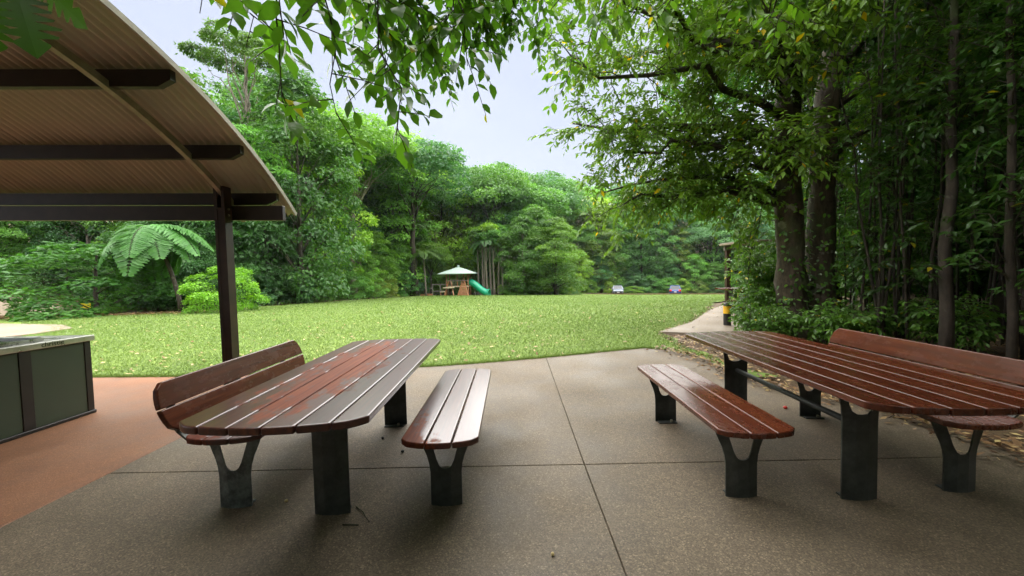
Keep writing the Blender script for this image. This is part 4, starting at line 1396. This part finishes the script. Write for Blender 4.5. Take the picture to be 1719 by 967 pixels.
hang(74, [((1.4, 5.0, 5.6), (0.45, 5.2, 4.35), 0.012, 0.1, [(11, 0.34, 7, 0.3)]), ((1.6, 5.4, 5.4), (0.75, 5.6, 3.9), 0.012, 0.1, [(10, 0.34, 7, 0.35)]),
          ((2.0, 4.2, 5.2), (1.0, 4.4, 4.0), 0.012, 0.08, [(16, 0.34, 8, 0.1)]), ((2.4, 3.6, 5.0), (1.5, 3.9, 3.75), 0.012, 0.08, [(18, 0.34, 8, 0.1)]),
          ((2.8, 3.4, 5.0), (2.1, 3.8, 3.7), 0.012, 0.08, [(18, 0.34, 8, 0.1)]), ((3.6, 3.8, 5.2), (3.0, 4.3, 4.1), 0.012, 0.08, [(16, 0.34, 8, 0.1)])], 0.125, 1, (0.085, 0.19, 0.022))
# a few trees behind the camera, out of view, added to block light from behind
for x, y, H in [(-6, -8, 10), (-1, -9, 11), (4, -8.5, 10), (8.5, -5, 10), (9.5, -0.5, 10), (-11, -6, 10), (12.5, -9, 12), (-5.5, -14, 12), (3, -14, 12)]:
    plant(['wall0', 'wall1', 'wall2'][int(srng.integers(3))], 'thicket_tree', 'bushy dark tree behind the viewpoint, out of the picture', 'tree', x, y, H, 1.15, gcol('dark', srng), 'trees behind the viewpoint')
# lobed leaf hanging in at the top left corner
lt = thing('lobed_leaf_branch', 'dark jagged leaf hanging in front of the curved roof, top left corner', 'branch', (-2.03, 1.62, 2.52))
s = Spray(81)
s.limb((0.0, 0.05, 0.75), (0.0, 0.0, 0.02), 0.006, 0.003, 0.0, 0.02, 5, 5)
def lobed(length, seed):
    rg = np.random.default_rng(seed)
    mb = MB()
    edge = []
    n = 7
    for k in range(n):
        t0 = 0.06 + 0.8 * k / n
        w = 0.30 * math.sin(PI * min(1, 0.2 + t0 * 0.85)) * rg.uniform(.85, 1.15)
        edge += [(t0, 0.07), (t0 + 0.07, w), (t0 + 0.10, w * 0.92)]
    edge.append((1.0, 0.0))
    mb.v = [(t * length, 0, -0.1 * t * t * length) for t in np.linspace(0, 1, 12)]
    for sgn in (-1, 1):
        o = len(mb.v)
        for t, w in edge: mb.v.append((t * length, sgn * w * length, (0.06 * w - 0.1 * t * t) * length))
        for i in range(len(edge) - 1):
            mi = min(11, int(edge[i][0] * 11)); mj = min(11, int(edge[i + 1][0] * 11))
            f = (mi, o + i, o + i + 1, mj) if mi != mj else (mi, o + i, o + i + 1)
            mb.f.append(f)
    return mb.mesh('lobed_leaf')
for k, (loc, rot, ln) in enumerate([((0, 0, 0.10), (0.5, 1.15, -0.4), 0.34), ((0.0, 0.0, 0.2), (-0.7, 0.75, 0.5), 0.32), ((-0.05, 0, 0.3), (0.4, 0.5, 0.2), 0.32), ((-0.1, 0, 0.12), (0.2, 1.3, 2.6), 0.30)]):
    o = link('lobed_leaf', lobed(ln, k), lt, 'leaf_gloss', loc, rot); o.color = (0.05, 0.115, 0.022, 1)
s.wood.build('twig', 'bark_dark', lt)

# ------------------------------------------------------------------ grass and litter
def in_lawn(x, y): return (x > lawn_l(y)) & (x < lawn_r(y))
def patio_edge(x): return np.interp(x, [-9.5, -6.1, -4.9, -2.94, -2.0, -1.05, -0.3, 0.52, 1.2, 1.9, 2.3, 2.62, 2.9], [5.55, 5.46, 5.39, 5.44, 5.53, 5.66, 5.83, 6.045, 6.27, 6.5, 6.62, 6.42, 5.6])
grng = np.random.default_rng(3)
def blades(n, y0, y1, hgt, wid, ba, bb, tintlo=0.0):
    y = y0 + (y1 - y0) * grng.beta(ba, bb, n)
    x = grng.uniform(-1.30, 0.62, n) * y
    ok = in_lawn(x, y) & (y > patio_edge(x) + 0.01) & (x > -1.38 * y)
    x, y = x[ok], y[ok]
    k = len(x)
    sc = (y / 6.0) ** 0.75
    h_ = hgt * grng.uniform(0.5, 1.3, k) * sc ** 0.6
    w_ = wid * grng.uniform(0.6, 1.3, k) * sc
    a = grng.uniform(0, 2 * PI, k); la = grng.uniform(0, 2 * PI, k); lm = grng.uniform(0.3, 1.6, k) * h_
    B = np.stack([x, y, gz(x, y) - 0.032], -1)
    dx = np.stack([np.cos(a), np.sin(a), np.zeros(k)], -1) * w_[:, None] / 2
    tip = B + np.stack([np.cos(la) * lm, np.sin(la) * lm, h_], -1)
    V = np.stack([B - dx, B + dx, tip], 1).reshape(-1, 3)
    T = np.arange(3 * k).reshape(-1, 3)
    patch = sum(a_ * np.sin(x * fx_ + y * fy_ + ph) for a_, fx_, fy_, ph in ((.22, 1.3, .7, 0), (.2, -.8, 1.9, 1), (.16, 3.1, 2.2, 2), (.14, -4.3, 3.7, 3), (.1, 7.7, -6.1, 4)))
    return V, T, np.clip(tintlo + 0.17 + 0.16 * patch + 0.55 * grng.random(k) ** 1.4, 0, 1)
def edge_blades(n):
    x = grng.uniform(-9, 2.6, n); y = patio_edge(x) + np.abs(grng.normal(size=n)) * 0.05 + 0.004
    h_ = grng.uniform(0.035, 0.085, n); la = grng.uniform(0, 2 * PI, n); a = grng.uniform(0, 2 * PI, n)
    B = np.stack([x, y, gz(x, y) - 0.032], -1)
    dx = np.stack([np.cos(a), np.sin(a), 0 * a], -1) * 0.005
    tip = B + np.stack([np.cos(la) * h_ * 0.6, np.sin(la) * h_ * 0.6 - 0.035, h_], -1)
    return np.stack([B - dx, B + dx, tip], 1).reshape(-1, 3), np.arange(3 * n).reshape(-1, 3), 0.1 + 0.6 * grng.random(n)
V, T, C = cat_arrays([edge_blades(17000), blades(160000, 5.3, 15, 0.034, 0.010, 1.0, 1.7), blades(140000, 7.5, 36, 0.036, 0.013, 1.5, 2.2), blades(80000, 12, 46, 0.036, 0.016, 1.9, 1.3)])
o = link('grass', np_mesh('grass', V, T, C), None, 'grass_blade')
tag(o, 'short bright green lawn grass between patio and forest', 'grass', kind='stuff')

def litter(name, label, n, fx, size=(0.05, 0.12), lift=0.02, tint=(0, 1), mat='litter_leaf', asp=0.42):
    x, y, z = fx(n)
    k = len(x)
    P = np.stack([x, y, z + grng.uniform(0.003, lift, k)], -1)
    N = unit(np.array([0, 0, 1.0]) + grng.normal(size=(k, 3)) * 0.30)
    A = grng.normal(size=(k, 3)); A[:, 2] *= 0.15
    Ls = grng.uniform(size[0], size[1], k)
    V, T, C = leaf_arrays(P, unit(A), N, Ls, Ls * asp, 0, -0.08, grng, grng.uniform(tint[0], tint[1], k))
    return tag(link(name, np_mesh(name, V, T, C), None, mat), label, 'leaf litter', kind='stuff')
def right_edge(y): return np.interp(y, [-5, 2.63, 3.5, 4.0, 4.6, 5.3, 5.85, 6.42], [3.9, 3.62, 3.52, 3.12, 2.86, 2.92, 2.85, 2.62])
def fx_right(n):
    y = grng.uniform(0.5, 14, n); x = np.where(y < 6.6, right_edge(y), lawn_r(y)) + 9 * grng.random(n) ** 1.4 - 0.15
    onslab = x < right_edge(y)
    zz = np.where((y < 6.5) & onslab, 0.002, gz(x, y) - 0.075)
    keep = ~((y > 8) & (x < 8.5) & (x > lawn_r(y)) & (x < lawn_r(y) + 1.6) & (grng.random(n) < 0.9))
    return x[keep], y[keep], zz[keep] + 0.02
litter('leaf_litter', 'brown fallen leaves covering the ground right of the patio', 30000, fx_right, (0.04, 0.095), 0.045)
def fx_edge(n):
    y = grng.uniform(1.2, 6.5, n); x = right_edge(y) + grng.normal(size=n) * 0.16 - 0.05
    return x, y, np.where(x < right_edge(y), 0.001, -0.05) + 0.0 * x
litter('edge_litter', 'dry leaves and bark strewn along the right patio edge', 1000, fx_edge, (0.03, 0.08), 0.025)
def fx_left(n):
    u = grng.random(n); x = -34 + 20 * u; y = np.interp(x, [-34, -24, -18, -14.5], [15.4, 16.4, 16.6, 18]) + grng.normal(size=n) * 0.55
    return x, y, gz(x, y) - 0.03
litter('track_litter', 'orange-brown fallen leaves between lawn and forest, left', 6000, fx_left, (0.08, 0.16), 0.05, (0.25, 0.95))
def fx_lawn(n):
    y = 5.4 + 14 * grng.random(n) ** 1.5; x = grng.uniform(-1.2, 0.6, n) * y
    ok = in_lawn(x, y) & (y > patio_edge(x) + 0.05)
    return x[ok], y[ok], gz(x[ok], y[ok]) - 0.012
litter('lawn_leaves', 'scattered pale fallen leaves lying on the lawn', 1300, fx_lawn, (0.05, 0.10), 0.02, (0.45, 1.0))
def fx_forest(n):
    s_ = grng.uniform(0, cum[-1], n); x = np.empty(n); y = np.empty(n)
    for i in range(n):
        p, nn = edge_at(s_[i]); o_ = grng.normal() * 1.0
        x[i], y[i] = p - nn * (0.4 + o_ * 0.5)
    return x, y, gz(x, y) - 0.03
litter('edge_weeds', 'low green ground plants along the foot of the forest', 7000, fx_forest, (0.12, 0.3), 0.25, (0.1, 0.9), 'leaf', 0.3).color = (0.06, 0.13, 0.028, 1)

# ------------------------------------------------------------------ playground
PX, PY = -6.3, 45.0
PZ = float(gz(PX, PY)) - 0.02
pg = thing('playground_tower', 'timber playground tower with pale green hip roof at the far lawn edge', 'playground', (PX, PY, PZ))
mb = MB()
mb.v = [(-2.1, -1.9, 2.62), (2.1, -1.9, 2.62), (2.1, 1.9, 2.62), (-2.1, 1.9, 2.62), (-0.12, 0, 3.35), (0.12, 0, 3.35), (-2.1, -1.9, 2.54), (2.1, -1.9, 2.54), (2.1, 1.9, 2.54), (-2.1, 1.9, 2.54)]
mb.f = [(0, 1, 5, 4), (1, 2, 5), (2, 3, 4, 5), (3, 0, 4), (6, 9, 8, 7), (0, 6, 7, 1), (1, 7, 8, 2), (2, 8, 9, 3), (3, 9, 6, 0)]
rf = mb.build('roof', 'play_roof', pg)
mb = MB(); mb.box(-0.12, 0.12, -0.12, 0.12, 3.3, 3.55); mb.build('roof_vent', 'play_roof', rf, bev=0.02)
for x in (-1.25, 1.25):
    for y in (-1.2, 1.2):
        mb = MB(); mb.box(x - .06, x + .06, y - .06, y + .06, -0.1, 2.56); mb.build('post', 'play_timber', pg)
for x in (0.0, 0.75):
    mb = MB(); mb.box(x - .05, x + .05, -1.24, -1.14, 1.0, 2.56); mb.build('post', 'play_timber', pg)
mb = MB(); mb.box(-1.3, 1.3, -1.3, 1.3, 1.02, 1.12); mb.build('deck', 'play_pale', pg)
for y in (-1.27, 1.27):
    mb = MB(); mb.box(-1.2, 1.2, y - .02, y + .02, 1.72, 1.80); mb.build('rail', 'play_grey', pg)
for x in (-1.0, -0.8, -0.6, -0.4, -0.2, 0.2, 0.4, 0.6):
    mb = MB(); mb.box(x - .02, x + .02, -1.29, -1.26, 1.12, 1.73); mb.build('baluster', 'play_grey', pg)
for cx_, wd in ((-0.85, 0.55), (0.72, 0.62)):          # sloping climbing frames
    for s_ in (-1, 1):
        mb = MB(); mb.bar((cx_ + s_ * 0.12, -1.32, 1.75), (cx_ + s_ * wd, -2.1, -0.05), 0.10, 0.07); mb.build('ramp_rail', 'play_timber', pg)
for i in range(7):
    z = 0.18 + i * 0.2
    k = 1 - z / 1.85
    w_ = 0.12 + 0.5 * k
    mb = MB(); mb.box(0.72 - w_, 0.72 + w_, -1.36 - 0.75 * k, -1.32 - 0.75 * k, z - .085, z + .085); mb.build('climbing_board', 'play_timber', pg)
mb = MB(); mb.box(-1.55, -0.3, -2.0, -1.7, 0.95, 1.05); mb.build('step', 'play_pale', pg)
mb = MB(); mb.box(-1.9, -1.35, -1.9, -1.5, 0.5, 0.58); mb.build('step', 'play_pale', pg)
for x in (-1.85, -1.4):
    mb = MB(); mb.box(x - .05, x + .05, -1.75, -1.65, 0, 0.5); mb.build('step_leg', 'play_timber', pg)
# rail frame on the left
for x in (-2.0, -2.9, -3.8):
    mb = MB(); mb.box(x - .06, x + .06, -1.1, -0.98, -0.1, 1.45 if x > -3 else 1.1); mb.build('fence_post', 'play_grey', pg)
for z in (1.36, 0.6):
    mb = MB(); mb.box(-2.95, -1.2, -1.06, -1.02, z - .05, z + .05); mb.build('fence_rail', 'play_grey', pg)
mb = MB(); mb.box(-3.85, -2.9, -1.06, -1.02, 0.92, 1.0); mb.build('fence_rail', 'play_grey', pg)
mb = MB(); mb.box(-4.4, -2.9, -1.15, -1.05, -0.1, 0.32); mb.build('retaining_board', 'play_timber', pg)
# tube slide
n = 16
sl_pts = [(1.35 + 2.0 * t + 0.25 * t * t, -0.6 - 0.5 * t, 1.55 - 1.25 * (t * t * (3 - 2 * t)) * 0.95 - 0.12 * t) for t in np.linspace(0, 1, 14)]
mb = MB(); mb.tube(sl_pts, [0.40] * 12 + [0.42, 0.46], n, False)
o = mb.build('slide', 'slide_green', pg, smooth=True)
md = o.modifiers.new('thickness', 'SOLIDIFY'); md.thickness = 0.04
mb = MB(); mb.tube([sl_pts[-1], (sl_pts[-1][0] + 0.06, sl_pts[-1][1] - .02, sl_pts[-1][2])], [0.50, 0.50], n, False)
o2 = mb.build('slide_rim', 'slide_green', o, smooth=True)
md = o2.modifiers.new('thickness', 'SOLIDIFY'); md.thickness = 0.09
for t in (4, 8):
    mb = MB(); p = sl_pts[t]; mb.box(p[0] - .04, p[0] + .04, p[1] - .04, p[1] + .04, -0.1, p[2] - 0.36); mb.build('slide_support', 'play_grey', pg)

# ------------------------------------------------------------------ cars
def make_car(name, label, x, y, rz, body, style, front):
    t = thing(name, label, 'car', (x, y, float(gz(x, y)) + 0.02), rz)
    # body sections along +y (length), front at -y
    Lc, Wc = (4.1, 1.76) if style == 'hatch' else (4.6, 1.86)
    Ht = 1.47 if style == 'hatch' else 1.68
    secs = [(-0.50, 0.42, 0.62, 0.86), (-0.47, 0.24, 0.78, 0.95), (-0.30, 0.22, 0.93, 1.0), (-0.20, 0.22, 0.98, 1.0), (0.30, 0.22, 1.0, 1.0), (0.47, 0.26, 1.0, 0.97), (0.5, 0.40, 0.9, 0.90)]
    mb = MB()
    for (u, zl, zh, w) in secs:
        yy = u * Lc; hw = Wc / 2 * w
        mb.v += [(-hw * .92, yy, zl), (-hw, yy, zl + 0.18), (-hw, yy, zh - 0.12), (-hw * .9, yy, zh), (hw * .9, yy, zh), (hw, yy, zh - 0.12), (hw, yy, zl + 0.18), (hw * .92, yy, zl)]
    for i in range(len(secs) - 1):
        for k in range(8):
            k2 = (k + 1) % 8
            mb.f.append((i * 8 + k, i * 8 + k2, i * 8 + 8 + k2, i * 8 + 8 + k))
    mb.f += [tuple(range(8))[::-1], tuple(range(len(secs) * 8 - 8, len(secs) * 8))]
    bd = mb.build('body', body, t, smooth=False, bev=0.03, segs=2)
    # glasshouse
    rear = 0.475 if style == 'suv' else 0.46
    prof = [(-0.21, 0.96, 0.90), (-0.06, Ht - .04, 0.74), (0.10, Ht, 0.73), (0.36, Ht - .05, 0.72), (rear, 0.98, 0.88)]
    mb = MB()
    for u, z, w in prof:
        mb.v += [(-Wc / 2 * w, u * Lc, z), (Wc / 2 * w, u * Lc, z)]
    for u, z, w in prof:
        mb.v += [(-Wc / 2 * .90, u * Lc, 0.95), (Wc / 2 * .90, u * Lc, 0.95)]
    for i in range(4):
        a = i * 2
        mb.f += [(a, a + 1, a + 3, a + 2), (a, a + 2, a + 12, a + 10), (a + 1, a + 11, a + 13, a + 3)]
    mb.build('window_glass', 'car_glass', t)
    mb = MB()
    for i in (1, 2):
        (u, z, w), (u2, z2, w2) = prof[i], prof[i + 1]
        mb.add([(-Wc / 2 * w * 1.01, u * Lc, z + .005), (Wc / 2 * w * 1.01, u * Lc, z + .005), (Wc / 2 * w2 * 1.01, u2 * Lc, z2 + .005), (-Wc / 2 * w2 * 1.01, u2 * Lc, z2 + .005),
                (-Wc / 2 * w * 1.01, u * Lc, z + .035), (Wc / 2 * w * 1.01, u * Lc, z + .035), (Wc / 2 * w2 * 1.01, u2 * Lc, z2 + .035), (-Wc / 2 * w2 * 1.01, u2 * Lc, z2 + .035)],
               [(0, 3, 2, 1), (4, 5, 6, 7), (0, 1, 5, 4), (1, 2, 6, 5), (2, 3, 7, 6), (3, 0, 4, 7)])
    mb.build('roof', body, t)
    for s_ in (-1, 1):
        for i in (0, 3):
            (u, z, w), (u2, z2, w2) = prof[i], prof[i + 1]
            mb = MB(); mb.bar((s_ * Wc / 2 * w, u * Lc, z), (s_ * Wc / 2 * w2, u2 * Lc, z2 + 0.015), 0.08, 0.06); mb.build('pillar', body, t)
    for s_ in (-1, 1):
        for u in (-0.31, 0.31):
            mb = MB(); mb.tube([(s_ * (Wc / 2 - .2), u * Lc, 0.31), (s_ * (Wc / 2 + .01), u * Lc, 0.31)], 0.31, 18)
            w_ = mb.build('wheel', 'tyre', t)
            mb = MB(); mb.tube([(s_ * (Wc / 2 - .05), u * Lc, 0.31), (s_ * (Wc / 2 + .02), u * Lc, 0.31)], 0.19, 12); mb.build('rim', 'rim', w_)
        mb = MB(); mb.box(s_ * .62 - .15, s_ * .62 + .15, -0.492 * Lc, -0.45 * Lc, 0.60, 0.74); mb.build('headlight', 'lamp_clear', t, bev=0.02)
        mb = MB(); mb.box(s_ * .70 - .18, s_ * .70 + .18, 0.47 * Lc, 0.518 * Lc, 0.74, 1.02); mb.build('tail_light', 'lamp_red', t, bev=0.02)
        mb = MB(); mb.box(s_ * (Wc / 2 + .08) - .09, s_ * (Wc / 2 + .08) + .09, -0.17 * Lc, -0.14 * Lc, 0.96, 1.10); mb.build('mirror', body, t, bev=0.02)
    mb = MB(); mb.box(-.55, .55, -0.507 * Lc, -0.47 * Lc, 0.34, 0.55); mb.build('grille', 'car_trim', t, bev=0.01)
    mb = MB(); mb.box(-.8, .8, 0.47 * Lc, 0.508 * Lc, 0.26, 0.46); mb.build('bumper', 'car_trim', t, bev=0.01)
    mb = MB(); mb.box(-.19, .19, -0.512 * Lc, -0.508 * Lc, 0.40, 0.50); mb.build('number_plate', 'letter_white', t)
    mb = MB(); mb.box(-.19, .19, 0.516 * Lc, 0.521 * Lc, 0.60, 0.71); mb.build('number_plate', 'letter_white', t)
    if style == 'suv':
        mb = MB(); mb.box(-.62, .62, 0.49 * Lc, 0.515 * Lc, 0.48, 0.90); mb.build('tailgate', 'car_blue', t, bev=0.02)
    return t
make_car('parked_car', 'silver-grey hatchback parked facing the lawn behind the rounded tree', 18.0, 64.6, -0.22, 'car_silver', 'hatch', True)
make_car('parked_car', 'dark blue parked car with red tail lights at the far lawn end', 27.9, 64.8, PI - 0.40, 'car_blue', 'suv', False)

# ------------------------------------------------------------------ second shelter, table and bollard in the trees on the right
s2 = thing('second_shelter', 'small flat-roofed timber shelter half hidden by leaves behind the twin-trunk tree', 'shelter', (8.75, 13.6, 0))
mb = MB(); mb.box(-1.15, 1.9, -1.5, 0.3, 2.17, 2.25); mb.build('roof', 'pale_concrete', s2, bev=0.01)
for y in (-1.35, 0.15):
    mb = MB(); mb.box(-1.05, 1.85, y - .04, y + .04, 2.0, 2.17); mb.build('beam', 'play_grey', s2)
for x in (-0.95, 1.6):
    for y in (-1.3, 0.1):
        mb = MB(); mb.box(x - .07, x + .07, y - .07, y + .07, -0.1, 2.0); mb.build('post', 'post_timber', s2)
t2 = thing('far_table', 'dark red timber table beyond the shrubs left of the twin trunks', 'table', (7.35, 11.6, 0), 0.05)
for i in range(5):
    mb = MB(); mb.box(-0.95, 0.95, -0.36 + i * .145, -0.36 + i * .145 + .138, 0.71, 0.75); mb.build('plank', 'dry_timber', t2)
for x in (-0.6, 0.6):
    mb = MB(); mb.box(x - .05, x + .05, -0.12, 0.12, -0.05, 0.71); mb.build('leg', 'dark_steel', t2)
b2 = thing('far_bench', 'dark red timber backrest bench beyond the shrubs left of the twin trunks', 'bench', (7.1, 10.7, 0), 0.05)
for i, (z0, z1) in enumerate(((0.52, 0.66), (0.675, 0.82))):
    mb = MB(); mb.box(-0.9, 0.9, -0.25, -0.215, z0, z1); mb.build('backrest_slat', 'dry_timber', b2, bev=0.005)
for i in range(3):
    mb = MB(); mb.box(-0.9, 0.9, -0.2 + i * .14, -0.066 + i * .14, 0.43, 0.46); mb.build('plank', 'dry_timber', b2)
for x in (-0.6, 0.6):
    mb = MB(); mb.box(x - .05, x + .05, -0.21, 0.2, -0.05, 0.43); mb.box(x - .04, x + .04, -0.213, -0.205, 0.4, 0.8); mb.build('leg', 'dark_steel', b2)
bo = thing('bollard', 'short dark bollard with a yellow band by the side path', 'bollard', (5.2, 9.15, 0))
mb = MB(); mb.tube([(0, 0, -0.1), (0, 0, 0.5), (0, 0, 0.53)], [0.085, 0.085, 0.06], 14); mb.build('shaft', 'black_frame', bo)
mb = MB(); mb.tube([(0, 0, 0.27), (0, 0, 0.45)], 0.090, 14); mb.build('band', 'yellow_paint', bo)
sg = thing('warning_sign', 'small yellow sign at the forest edge under the dark shrub', 'sign', (-19.5, 17.3, float(gz(-19.5, 17.3))), 0.8)
mb = MB(); mb.box(-0.16, 0.16, -0.008, 0.008, 0.28, 0.52); mb.build('board', 'sign_yellow', sg)
mb = MB(); mb.box(-0.02, 0.02, 0.008, 0.03, -0.1, 0.5); mb.build('stake', 'black_frame', sg)

# ------------------------------------------------------------------ small things on the paving
def nut(x, y, r, mat, lb, cat='nut'):
    t = bmesh.new()
    bmesh.ops.create_icosphere(t, subdivisions=2, radius=r)
    for v in t.verts:
        v.co.z *= 0.85
        k = 1 + 0.12 * math.sin(v.co.x / r * 3 + x * 9) * math.cos(v.co.y / r * 2.5)
        v.co *= k
    me = bpy.data.meshes.new('fallen_nut'); t.to_mesh(me); t.free()
    me.polygons.foreach_set('use_smooth', np.ones(len(me.polygons), bool))
    tag(link('fallen_nut', me, None, mat, (x, y, r * 0.8)), lb, cat, 'nuts fallen on the paving')
nut(0.168, 1.79, 0.010, 'nut', 'pale round nut lying in front on the patio between the benches')
nut(-1.42, 2.28, 0.011, 'nut', 'small nut on the paving between wet table and its backrest bench')
nut(-1.12, 3.15, 0.012, 'tyre', 'dark nut on the paving under the far end of the wet table')
nut(-0.88, 2.90, 0.012, 'tyre', 'dark nut on the paving between wet table and low bench')
nut(2.55, 6.25, 0.014, 'nut', 'pale nut at the far right corner of the patio')
nut(2.62, 3.62, 0.018, 'red_fruit', 'small red fruit in the leaves under the drier table', 'fruit')
def twig(pts, r_, lb):
    mb = MB(); mb.tube(pts, r_, 5); tag(mb.build('fallen_twig', 'bark_dark'), lb, 'twig', 'twigs on the paving')
twig([(-0.96, 2.21, .004), (-0.90, 2.16, .005), (-0.86, 2.10, .012), (-0.83, 2.07, .004)], 0.003, 'thin curved twig lying right of the wet table leg')
twig([(-0.97, 2.05, .004), (-0.88, 2.045, .004)], 0.004, 'short straight twig lying before the wet table leg')

# ------------------------------------------------------------------ moist air over the clearing
hz = MB(); hz.box(-170, 170, -45, 185, -6.5, 70)
hm = bpy.data.materials.new('haze'); hm.use_nodes = True
hn = hm.node_tree; hn.nodes.clear()
ho = hn.nodes.new('ShaderNodeOutputMaterial'); hv = hn.nodes.new('ShaderNodeVolumePrincipled')
hv.inputs['Color'].default_value = (0.86, 0.93, 1.0, 1)
hv.inputs['Density'].default_value = 0.00015
hv.inputs['Anisotropy'].default_value = 0.2
hn.links.new(hv.outputs['Volume'], ho.inputs['Volume'])
M['haze'] = hm
hb = hz.build('haze', 'haze')
tag(hb, 'thin pale moist air filling the clearing', 'haze', kind='stuff')
